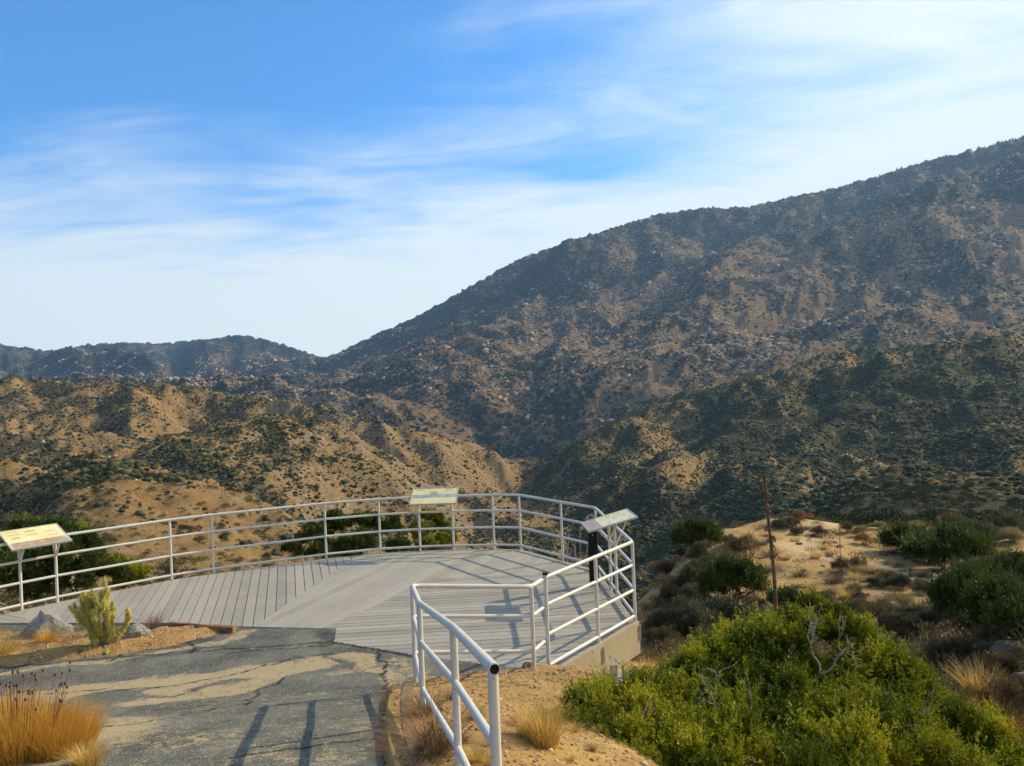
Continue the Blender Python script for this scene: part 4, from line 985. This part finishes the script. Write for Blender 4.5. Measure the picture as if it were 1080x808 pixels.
C0 += [(782,702,7.7,.34),(738,722,7.5,.34),(812,676,7.9,.24),(928,716,7.6,.34),(958,734,7.4,.32),(690,760,7.0,.36),(1040,785,6.9,.3),(820,745,7.0,.34),(900,758,7.0,.30)]
C0w = [(*P(a, b, D), r*1.08) for a, b, D, r in C0]
tw = []; rgt = np.random.default_rng(12)
def limb(a, d, L_, r, depth):
    b = a+unit(d)*L_; tw.append((a, b, r))
    if depth == 0: return
    for q in range(3 if depth > 1 else 2):
        t = .45+.55*(q+1)/3 if q < 2 else 1.; dd_ = unit(unit(d)+rgt.normal(size=3)*.62+np.array([0,0,.22])); limb(a+(b-a)*t, dd_, L_*rgt.uniform(.55, .8), r*.62, depth-1)
K0 = P(870,752,7.25); K1 = P(864,712,7.2); tw.append((P(885,835,7.3), K0, .028)); tw.append((K0, K1, .020))
limb(K1, np.array([-.25,-.1,.9]), .30, .012, 3); limb(K1, np.array([.55,-.15,.7]), .30, .011, 3); limb(P(867,735,7.2), np.array([-.9,-.3,.15]), .38, .011, 3)
limb(K0, np.array([-.9,-.45,-.05]), .42, .010, 3); limb(K0, np.array([.8,-.4,.35]), .34, .010, 3)
for a, b in ((690,780),(905,800),(760,745),(640,775),(960,770),(805,760)):
    limb(P(a, b+22, 6.75 if a > 680 else 6.5), np.array([rgt.normal()*.5, -.25, .6]), .30, .008, 3)
juniper('juniper', C0w, at_ground(2.75, 7.5), 301, 50000, 30, .026, .0095, M['juniper'], 'large sunlit juniper in the right foreground with bare white branches in its middle', twigs=tw, trunk_r=.075, br=.022, blen=1.0)
def cw(lst): return [(*P(a, b, D), r) for a, b, D, r in lst]
c_ = cw([(28,578,16.5,.6),(60,575,16.8,.55),(85,590,16.5,.6),(20,600,16,.6),(55,605,16.2,.7),(95,612,16.4,.5),(0,585,16.5,.6),(-40,590,16.5,.8),(15,625,15.8,.6),(50,628,16,.5),(118,612,16.6,.35),(-10,618,16,.6)])
juniper('juniper', c_, at_ground(-9.6, 16.6), 302, 7000, 22, .06, .02, M['dark_leaf'], 'large dark juniper behind the left railing under the left sign', trunk_r=.10, br=.06)
c_ = cw([(125,603,17.5,.35),(145,607,17.5,.30),(108,598,17.3,.3),(138,618,17.3,.35),(60,566,18.5,.45),(85,572,18.5,.35),(30,560,18.5,.35)])
juniper('juniper', c_, at_ground(-8.6, 17.8), 303, 3500, 22, .06, .02, M['juniper'], 'lighter green juniper right of the large dark one behind the left railing')
c_ = cw([(330,572,19,.45),(355,562,19.5,.45),(385,556,19.8,.45),(412,562,19.6,.4),(340,588,18.5,.45),(380,580,19,.5),(418,580,19,.35),(308,584,18.6,.3),(362,590,18.6,.5)])
juniper('juniper', c_, at_ground(-4.0, 19.3), 304, 4500, 22, .06, .02, M['dark_leaf'], 'dark olive juniper behind the middle of the back railing')
c_ = cw([(455,552,24,.4),(468,560,24,.35),(445,566,23.5,.4),(470,576,23.5,.4),(450,582,23,.4)])
juniper('yellow_green_shrub', c_, at_ground(-2.3, 23.6), 305, 2200, 22, .08, .026, M['lime_leaf'], 'yellow-green bush below the back sign behind the railing', 'bush')

# dead shrub behind the back right railing
dsr = empty('dead_shrub', at_ground(1.35, 15.6), 'bare branching dead shrub beyond the back railing near the black post', 'dead shrub')
rgd = np.random.default_rng(8); mb = MB(); b0 = np.array([0,0,-.1])
for (a, b) in ((600,562),(612,556),(622,566),(606,572),(595,575),(628,574)):
    e_ = P(a, b, 15.6)-np.array(dsr.location); p = wob(b0, e_, rgd, 8, .10); mb.tube(p, [.03*(1-.8*i/8) for i in range(9)], 5)
    for j in (4, 6):
        mb.tube(wob(p[j], p[j]+rgd.normal(size=3)*.22+np.array([0,0,.15]), rgd, 4, .1), [.010, .008, .007, .005, .003], 4)
mb.build('branch', M['bark'], dsr, smooth=True)
place(pr['sage2'], at_ground(1.5, 15.9), 1.5, 1.7, 1., 'sage shrub at the foot of the bare dead shrub behind the back railing', 'shrub')
place(pr['dry'], at_ground(.6, 16.6), 1.6, 1.3, 2., 'dry brown shrub behind the back railing left of the bare dead shrub', 'shrub')

# dead stalk on the slope
fs = foot(819, 672); top_ = P(808, 500, fs[1]); stk = empty('dead_agave_stalk', fs, 'tall bare brown dead flower stalk standing upright left of the sandy knoll', 'dead stalk')
rgk = np.random.default_rng(3); tp = top_-fs; pts = [tp*t+np.array([.04*math.sin(t*5), .02*math.cos(t*7), 0]) for t in np.linspace(-.03, 1, 15)]
mb = MB(); mb.tube(pts, [.066-.026*i/14+rgk.uniform(-.008, .008) for i in range(15)], 9); tr_ = mb.build('trunk', M['deadwood'], stk, autosmooth=30)
for i in range(26):
    t = rgk.uniform(.45, 1.0); b_ = tp*t; a_ = rgk.uniform(0, 6.28); mb = MB()
    mb.tube([b_, b_+np.array([math.cos(a_)*.12, math.sin(a_)*.12, -.02]), b_+np.array([math.cos(a_)*.17, math.sin(a_)*.17, -.12])], [.03, .022, .008], 5)
    mb.build('bract', M['deadwood'], stk)
b_ = tp*.50; e_ = P(782, 585, fs[1])-fs
mb = MB(); mb.tube(wob(b_, e_, rgk, 7, .08), [.028-.003*i for i in range(8)], 6)
for dx_ in (-.3, .1): mb.tube(wob(b_*.4+e_*.6, b_*.35+e_*.65+np.array([dx_, 0, .35]), rgk, 4, .1), [.014, .012, .01, .008, .005], 5)
mb.build('side_branch', M['deadwood'], stk, smooth=True)
th = foot(888, 610); mb = MB((0,0,0)); mb.tube([(0,0,-.1), (-.03,0,.9), (-.02,0,1.9), (.02,0,2.4)], [.02, .017, .013, .008], 6)
for q in range(8):
    a_ = q*.9; mb.tube([(0,0,1.9+q*.06), (math.cos(a_)*.12, math.sin(a_)*.12, 2.0+q*.06)], [.006, .004], 4)
o = mb.build('thin_flower_stalk', M['deadwood'], loc=th, smooth=True); tag(o, 'thin leafless flower stalk standing on the middle of the sandy knoll', 'dead stalk')

# ------------------------------------------------------------------ rocks
def make_rock(name, loc, size, seed, label, cat='boulder', rot=0., mat=None):
    import bmesh
    bm = bmesh.new(); bmesh.ops.create_icosphere(bm, subdivisions=4, radius=1.0)
    V = np.array([v_.co[:] for v_ in bm.verts]); rg = np.random.default_rng(seed)
    for _ in range(9):
        n_ = unit(rg.normal(size=3)); dcut = rg.uniform(.62, .88); s_ = V@n_; V = V-np.where(s_ > dcut, (s_-dcut)*.85, 0)[:,None]*n_
    nz = fbm(V[:,0]*1.3+seed, V[:,1]*1.3+V[:,2]*.9, 1.0, 5, seed); V = V*(1+.13*nz)[:,None]
    for v_, c in zip(bm.verts, V): v_.co = Vector(c.tolist())
    me = bpy.data.meshes.new(name); bm.to_mesh(me); bm.free()
    o = link(name, me, mat or M['rock'], loc=loc); o.scale = size; o.rotation_euler = (0, 0, rot); me.shade_smooth(); me.set_sharp_from_angle(angle=math.radians(38))
    return tag(o, label, cat)
def rfoot(px, py): return hitramp(px, py)
p = rfoot(40,679); make_rock('boulder', p+np.array([0,.25,.06]), (.33,.28,.36), 13, 'pointed grey granite boulder beside the deck at the left, left of the cactus', rot=.3, mat=M['grey_rock'])
p = rfoot(139,680); make_rock('boulder', p+np.array([0,.12,.05]), (.19,.17,.19), 5, 'small light grey rock right beside the base of the cactus', rot=.8, mat=M['grey_rock'])
p = rfoot(96,680); make_rock('boulder', p+np.array([0,.25,.04]), (.17,.14,.16), 6, 'small dark rock half hidden between the grey boulder and the cactus', rot=.2, mat=M['grey_rock'])
for i, (px, py, w, h, lab) in enumerate(((1070,700,44,34,'rounded grey-brown boulder at the right edge below the great dark shrubs'),(1086,742,40,44,'dark boulder at the right edge, lower one of the boulder pair'),(1020,724,26,30,'upright grey rock standing in the dry grass at the right'),
      (824,684,60,26,'low tan boulder right behind the top of the foreground juniper'),(983,616,26,9,'flat pale rock lying on the right slope of the sandy knoll'),(966,608,14,6,'little pale rock beside the flat one on the knoll'),
      (1003,764,34,18,'dark low rock behind the right end of the foreground juniper'),(905,598,12,5,'small dark rock on the trail of the knoll'),(930,604,10,4,'tiny rock a little right of the trail on the knoll'))):
    p = foot(px, py); D = p[1]; make_rock('boulder', p+np.array([0, w*D/F*.25, h*D/F*.12]), (w*D/F*.48, w*D/F*.42, h*D/F*.5), 20+i, lab, rot=i*.7)
for i in range(40):
    px, py = rgp.uniform(840, 1010), rgp.uniform(560, 640); p = foot(px, py)
    if p[1] < 75:
        s_ = rgp.uniform(.07, .22); o = make_rock('stone', p, (s_*1.3, s_, s_*.6), 60+i % 5, 'small stone strewn over the sandy knoll', 'stone', i) if i < 5 else None
        if o is None:
            src = STN[i % 5]; o = src.copy(); COL.objects.link(o); o.location = p.tolist(); o.scale = (s_*1.3, s_, s_*.6); o.rotation_euler = (0, 0, i)
        o['group'] = 'stones on the sandy knoll'
        if i == 0: STN = []
        if i < 5: STN.append(o)

# ------------------------------------------------------------------ plants by the path
p = rfoot(28,800)
rgx = np.random.default_rng(21)
big = tuft_proto('grass_clump', M['orange_straw'], 211, 4200, h=1.0, spread=.38, wd=.006, root_r=.34)
q = rfoot(64,796); o = place1(big, q, .66, .37, .4, 'dense orange straw clump at the right of the lower left corner grass', 'grass clump')
o2 = place1(big, rfoot(14,800), .80, .40, 2., 'wide orange-brown grass clump in the lower left corner topped by dark seed heads', 'grass clump')
o3 = place1(big, rfoot(-30,800), .9, .42, 3.1, 'straw clump cut by the left edge in the lower left corner', 'grass clump')
sd = MB((0,0,0)); oz = np.array(o2.location)
for i in range(46):
    a_ = rgx.uniform(0, 6.28); r_ = .32*math.sqrt(rgx.random()); hx = .42+.14*rgx.random(); x_, y_ = math.cos(a_)*r_, math.sin(a_)*r_; tx, ty = x_*1.5+.05*rgx.normal(), y_*1.5
    sd.tube([(x_, y_, 0), ((x_+tx)/2, (y_+ty)/2, hx*.6), (tx, ty, hx)], [.0022, .0018, .0012], 4)
    sd.tube([(tx, ty, hx-.006), (tx, ty, hx+.004), (tx, ty, hx+.016)], [.004, .010, .004], 6)
so = sd.build('seed_heads', M['seed'], None, smooth=True); so.parent = o2; so.scale = (1/.80, 1/.80, 1/.40)
place1(tf['straw'], rfoot(92,808), .34, .16, 1., 'yellow-green short grass below the orange clump at the bottom edge', 'grass tuft').data.materials
place1(tf['straw2'], rfoot(0,696), .50, .38, 1., 'straw grass tuft at the left edge before the grey boulder', 'grass tuft')
place1(tf['straw2'], rfoot(-25,700), .6, .42, 2.2, 'larger straw tuft cut by the left edge beside the path', 'grass tuft')
place1(tf['orange'], rfoot(50,683), .36, .27, .6, 'orange-brown grass tuft growing against the front of the grey boulder', 'grass tuft')
place1(tf['rustt'], rfoot(76,682), .34, .22, .2, 'rusty low weeds between the grey boulder and the cactus', 'weed')
place1(tf['rustt'], rfoot(150,672), .24, .12, .9, 'rusty low weeds at the foot of the dry twiggy shrub', 'weed')
place1(tf['pink'], rfoot(161,666), .42, .36, 0., 'pinkish dry twiggy shrub between the cactus and the timber board', 'shrub')
place1(tf['dryt'], rfoot(128,670), .40, .22, 0., 'dark dead brush lying behind the small light rock', 'brush')
gdirt = lambda px, py: hit(px, py, 3.2, 60)
place1(tf['straw2'], gdirt(575,786), .36, .36, 1.2, 'tall straw grass tuft at the left tip of the foreground juniper', 'grass tuft')
place1(tf['straw2'], gdirt(560,778), .30, .26, 2.2, 'smaller straw tuft just left of the tall straw tuft by the juniper', 'grass tuft')
place1(tf['rustt'], gdirt(462,790), .50, .30, .3, 'tangled rusty dry weeds growing between the handrail posts', 'weed')
place1(tf['dryt'], gdirt(455,800), .34, .14, 1.3, 'dark tangled dead brush under the handrail near the kerb', 'brush')
place1(tf['rustt'], gdirt(450,752), .40, .16, 2.3, 'low rusty weeds beside the corner post of the handrail', 'weed')
place1(tf['straw'], foot(684,712), .4, .32, 1.9, 'small straw tuft beside the concrete footing', 'grass tuft')
place1(tf['straw'], foot(1036,738), 1.0, .62, .9, 'broad pale straw grass clump at the lower right beside the boulders', 'grass tuft')
place1(tf['straw2'], foot(1000,742), 1.0, .5, .3, 'straw grass clump just right of the juniper below the sage shrub', 'grass tuft')
place1(tf['orange'], foot(1056,780), 1.0, .6, .3, 'orange grass clump in the lower right corner', 'grass tuft')
for i, t in enumerate(np.linspace(.02, .98, 22)):
    L3 = kerb_line[:5]; ss_ = t*(len(L3)-1); j = min(int(ss_), len(L3)-2); fr_ = ss_-j
    x_ = L3[j][0]*(1-fr_)+L3[j+1][0]*fr_-.07; y_ = L3[j][1]*(1-fr_)+L3[j+1][1]*fr_
    place1(tf['rustt' if i % 3 else 'dryt'], (x_, y_, float(z_ramp(y_))), rgx.uniform(.11, .2), rgx.uniform(.06, .13), i, 'dry weed sprouting in the dark gap between path and kerb', 'weed', 'dry weeds along the kerb')

for i in range(34):
    a_, b_ = (rgx.uniform(30, 235), rgx.uniform(664, 690)) if i % 2 else (rgx.uniform(440, 660), rgx.uniform(735, 808))
    q = rfoot(a_, b_) if i % 2 else gdirt(a_, b_)
    if (i % 2 and sd_poly(q[0], q[1], bed) > -.08) or (not i % 2 and sd_poly(q[0], q[1], path_poly) < .25): continue
    place1(tf[('rustt', 'dryt', 'straw2')[i % 3]], q, rgx.uniform(.08, .22), rgx.uniform(.04, .12), i, 'tiny dry sprig sprouting from the sandy soil near the path', 'weed', 'tiny dry sprigs on the sandy soil')

# cholla cactus
cb = rfoot(106,686); ch = empty('cholla_cactus', cb, 'yellow-green cholla cactus with upright spiny joints beside the path', 'cactus')
ch.scale = (1.08, 1.08, 1.2); rgc = np.random.default_rng(44)
def joint(V, Fl, Tt, a, d, L_, r, tint):
    d = unit(d); b = a+d*L_; n_u, n_v = 12, 14
    x_ = unit(np.cross(d, np.array([.3,.2,.9]))); y_ = np.cross(d, x_); off = sum(len(v_) for v_ in V)
    g = []; tt = []
    for i in range(n_v+1):
        t = i/n_v; rad = r*(.55+.45*math.sin(math.pi*min(1, t*1.15+.12))**.5 if t < .95 else .35); rad *= (1 if t < .98 else .3)
        for j in range(n_u):
            an = 2*math.pi*(j/n_u)+i*.26; bump_ = (i+j) % 2
            rr_ = rad*(1+.20*bump_); g.append(a+d*L_*t+(x_*math.cos(an)+y_*math.sin(an))*rr_); tt.append(tint+.28*bump_)
    g = np.array(g); V.append(g); Tt.append(np.array(tt))
    Fl.append(np.array([[off+i*n_u+j, off+i*n_u+(j+1) % n_u, off+(i+1)*n_u+(j+1) % n_u, off+(i+1)*n_u+j] for i in range(n_v) for j in range(n_u)]))
    # spines
    m_ = 150; t = rgc.random(m_); an = rgc.uniform(0, 6.28, m_); rad_ = x_[None]*np.cos(an)[:,None]+y_[None]*np.sin(an)[:,None]; bs = a[None]+d[None]*(L_*t)[:,None]+rad_*r*.85
    dd_ = unit(rad_+rgc.normal(size=(m_,3))*.45); w__ = unit(np.cross(dd_, rgc.normal(size=(m_,3))))*.0016; ln = .030
    off2 = off+len(g); sp_ = np.stack([bs-w__, bs+w__, bs+dd_*ln+w__*.2, bs+dd_*ln-w__*.2], 1).reshape(-1, 3); V.append(sp_); Tt.append(np.full(len(sp_), .85))
    Fl.append(off2+np.arange(4*m_).reshape(m_, 4)); return b
live, dead = ([], [], []), ([], [], [])
def grow(a, d, depth, maxd, L_, r):
    b = joint(*live, a, d, L_, r, rgc.uniform(0, .5))
    if depth >= maxd: return
    nb_ = 2 if rgc.random() < .55 else 1
    if depth == 0: nb_ = 2
    for _ in range(nb_):
        d2 = unit(unit(d)*.75+np.array([0,0,.62])+rgc.normal(size=3)*.36); grow(b-unit(d)*.008, d2, depth+1, maxd, L_*rgc.uniform(.75, 1.05), r*rgc.uniform(.85, 1))
for (dx_, dy_, lx, lz, md) in ((0,0,-.05,1,5),(.04,.02,.22,1,4),(-.05,.02,-.35,1,4),(.02,.05,.05,1,5),(-.02,-.04,-.12,1,4),(.08,0,.4,.9,3)):
    grow(np.array([dx_, dy_, -.02]), np.array([lx, .1*rgc.normal(), lz]), 0, md, .165, .027)
grow(np.array([.22, .05, .16]), np.array([.5, 0, .6]), 0, 2, .11, .026); grow(np.array([.12, .03, .05]), np.array([.8, 0, .75]), 3, 4, .15, .022)
for i in range(20):
    a_ = rgc.uniform(0, 6.28); r_ = rgc.uniform(.05, .30); joint(*(live if i < 9 else dead), np.array([math.cos(a_)*r_, math.sin(a_)*r_*.7, .03]), np.array([rgc.normal(), rgc.normal(), .15]), .11, .026, rgc.uniform(0, .3))
for nm, (V_, Fl_, T_), mt in (('joints', live, M['cactus']), ('dead_joints', dead, M['cactus_dead'])):
    me = np_mesh(nm, np.concatenate(V_), np.concatenate(Fl_), dict(tint=np.clip(np.concatenate(T_), 0, 1))); link(nm, me, mt, ch, smooth=False)

# ------------------------------------------------------------------ uncountable cover: scrub, rock fields, brush, ridge pines
import bmesh
def ico(sub):
    bm = bmesh.new(); bmesh.ops.create_icosphere(bm, subdivisions=sub, radius=1.0); V = np.array([v_.co[:] for v_ in bm.verts]); Fi = np.array([[v_.index for v_ in f.verts] for f in bm.faces]); bm.free(); return V, Fi
def blobs(x, y, r, zs, sub, jit, sink, rg):
    B, Fi = ico(sub); n_ = len(x); z = H(x, y); S_ = np.stack([r*rg.uniform(.8, 1.3, n_), r*rg.uniform(.8, 1.3, n_), r*zs], -1)
    V = B[None]*(1+rg.normal(size=(n_, len(B), 1))*jit)*S_[:,None]; a_ = rg.uniform(0, 6.28, n_); ca, sa = np.cos(a_)[:,None], np.sin(a_)[:,None]
    V = np.stack([V[...,0]*ca-V[...,1]*sa, V[...,0]*sa+V[...,1]*ca, V[...,2]], -1)+np.stack([x, y, z+r*zs*sink], -1)[:,None]
    return V.reshape(-1, 3), (Fi[None]+(np.arange(n_)*len(B))[:,None,None]).reshape(-1, 3), np.repeat(rg.random(n_), len(B))
ivg = lambda x, y, Gd: Gd[np.clip(np.interp(np.arctan2(x, y), az, np.arange(NA)).astype(int), 0, NA-1), np.clip(np.interp(np.log(np.hypot(x, y)), lr, np.arange(NR)).astype(int), 0, NR-1)]
def field(n_, r0, r1, mask, rg, pw=1.0, azm=36.5):
    a_ = np.arctan(rg.uniform(-math.tan(math.radians(azm)), math.tan(math.radians(azm)), n_)); r_ = np.exp(math.log(r0)+(math.log(r1)-math.log(r0))*rg.random(n_)**pw)
    x, y = r_*np.sin(a_), r_*np.cos(a_); m_ = ivg(x, y, mask); k_ = rg.random(n_) < m_; return x[k_], y[k_], r_[k_]
def stuff(name, parts, mat, smooth):
    off = 0; Vs, Fs, Ts = [], [], []
    for V, Fi, t in parts: Vs.append(V); Fs.append(Fi+off); Ts.append(t); off += len(V)
    o = link(name, np_mesh(name, np.concatenate(Vs), np.concatenate(Fs), dict(tint=np.concatenate(Ts))), mat, smooth=smooth); tag(o, kind='stuff'); return o
rg = np.random.default_rng(77); vm = np.clip(veg*1.25, 0, 1)**1.2
vm = np.maximum(vm, .34)*np.clip(.6+1.2*fbm(X, Y, 28, 3, 88), .12, 1.3)
x0_, y0_, r0_ = field(20000, 66, 330, np.clip(vm*.6+.30, 0, 1)*np.clip(.75+.8*fbm(X, Y, 14, 3, 89), .15, 1.2), rg); z0_ = H(x0_, y0_); q0 = np.clip(rg.lognormal(-.28, .42, len(x0_)), .3, 1.7)
Vb, Fb_, Tb = sprays(np.stack([x0_, y0_, z0_+q0*.35, q0, q0*.75], -1), 1000000, .24, .13, rg, .5, .2, .6)
tag(link('hillside_brush', np_mesh('hillside_brush', Vb, Fb_, dict(tint=Tb)), M['scrub'], smooth=False), kind='stuff')
x1, y1, r1_ = field(3500, 230, 300, vm*.8, rg); x2, y2, r2_ = field(230000, 300, 1350, vm, rg)
s1 = np.clip(rg.lognormal(-.55, .45, len(x1)), .25, 1.5); s2 = np.clip(rg.lognormal(-.35, .45, len(x2)), .35, 1.9)*(1+.5*ss(500, 1300, r2_))
stuff('hillside_scrub', [blobs(x1, y1, s1, .75, 2, .16, .35, rg), blobs(x2, y2, s2, .75, 1, .16, .35, rg)], M['scrub'], False)
x3, y3, r3_ = field(360000, 1350, 4400, np.clip(rock*1.2-.08, 0, 1)**1.5*np.clip(.45+1.6*fbm(X, Y, 160, 3, 188), .05, 1), rg, .8); x4, y4, r4_ = field(60000, 260, 1350, np.clip(rock*1.2-.22, 0, 1)*np.clip(.4+1.6*fbm(X, Y, 60, 3, 187), .03, 1), rg)
stuff('rock_field', [blobs(x3, y3, np.clip(rg.lognormal(.22, .62, len(x3)), .6, 7)*(.55+r3_/4200), .8, 1, .34, .05, rg), blobs(x4, y4, np.clip(rg.lognormal(-.6, .55, len(x4)), .2, 2.2)*(.4+.6*ss(300, 600, r4_)), .7, 1, .34, .0, rg)], M['boulders'], False)
x5, y5, r5_ = field(60000, 1350, 5600, np.clip(veg-.15, 0, 1), rg, .8)
stuff('mountain_scrub', [blobs(x5, y5, np.clip(rg.lognormal(1.0, .4, len(x5)), 1.2, 6)*(.7+r5_/5000), .6, 1, .18, .2, rg)], M['scrub'], False)
# low brush on the near slopes
bx_, by_, br_ = field(5200, 13, 78, np.clip(litter*1.0, 0, 1)+.05, rg, .9, 38)
kp = (sd_poly(bx_, by_, deck_poly) > .6) & ((bx_ > 0) | (by_ > 14.5))
bx_, by_, br_ = bx_[kp], by_[kp], br_[kp]; bz_ = H(bx_, by_); cr_ = rg.uniform(.14, .42, len(bx_))
cl_ = np.stack([bx_, by_, bz_+cr_*.35, cr_, cr_*.7], -1)
Vb, Fb_, Tb = sprays(cl_, 200000, .12, .022, rg, .6, .2, .6)
o = link('low_brush', np_mesh('low_brush', Vb, Fb_, dict(tint=Tb)), M['dry_leaf'], smooth=False); tag(o, kind='stuff')
# pebbles and litter close by
px_, py_ = rg.uniform(-9, 3.2, 22000), rg.uniform(3.5, 12, 22000); sdq = sd_poly(px_, py_, path_poly); sdb = sd_poly(px_, py_, bed); sdd = sd_poly(px_, py_, deck_poly)
kp = (((sdq > .03) & (px_ > -1.5)) | (sdb < .05) | (rg.random(22000) < .10)) & (sdd > .1)
px_, py_ = px_[kp], py_[kp]; stuff('gravel', [blobs(px_, py_, np.clip(rg.lognormal(-4.9, .5, len(px_)), .003, .03), .7, 1, .15, .2, rg)], M['boulders'], True)
# pines along the high ridge
rat = np.where((rr[None,:] > 3200), (Z-CAMZ)/(rr[None,:]*np.cos(azc)[:,None]), -9); jm = rat.argmax(1); PV, PF, PT = [], [], []; off = 0
for i in range(NA):
    if not (930 < 540+F*math.tan(az[i]) < 1180 and abs(az[i]) < 1.2): continue
    for _ in range(5):
        if rg.random() > .35+.4*ss(930, 1040, 540+F*math.tan(az[i])): continue
        j = jm[i]-rg.integers(-2, 8); hgt = rg.uniform(6, 14); w_p = hgt*.26; b_ = np.array([X[i,j]+rg.uniform(-3,3), Y[i,j], Z[i,j]-1])
        for (z0, z1, ww) in ((.1, .6, 1.), (.4, .85, .7), (.65, 1.0, .42)):
            nn_ = 6; an = np.arange(nn_)*2*np.pi/nn_; rg_ = ww*w_p*rg.uniform(.7, 1.2, nn_)
            ring_ = b_+np.stack([np.cos(an)*rg_, np.sin(an)*rg_, np.full(nn_, z0*hgt)], -1); PV.append(np.vstack([ring_, b_+np.array([0,0,z1*hgt])]))
            PF.append(np.array([[off+q, off+(q+1) % nn_, off+nn_] for q in range(nn_)])); PT.append(np.full(nn_+1, rg.uniform(0, .4))); off += nn_+1
stuff('ridge_pines', [(np.concatenate(PV), np.concatenate(PF), np.concatenate(PT))], M['scrub'], False)
for q in list(pr.values())+list(tf.values())+[big]:
    if 'used' in q: del q['used']
    else:
        for ch_ in list(q.children): bpy.data.objects.remove(ch_)
        bpy.data.objects.remove(q)
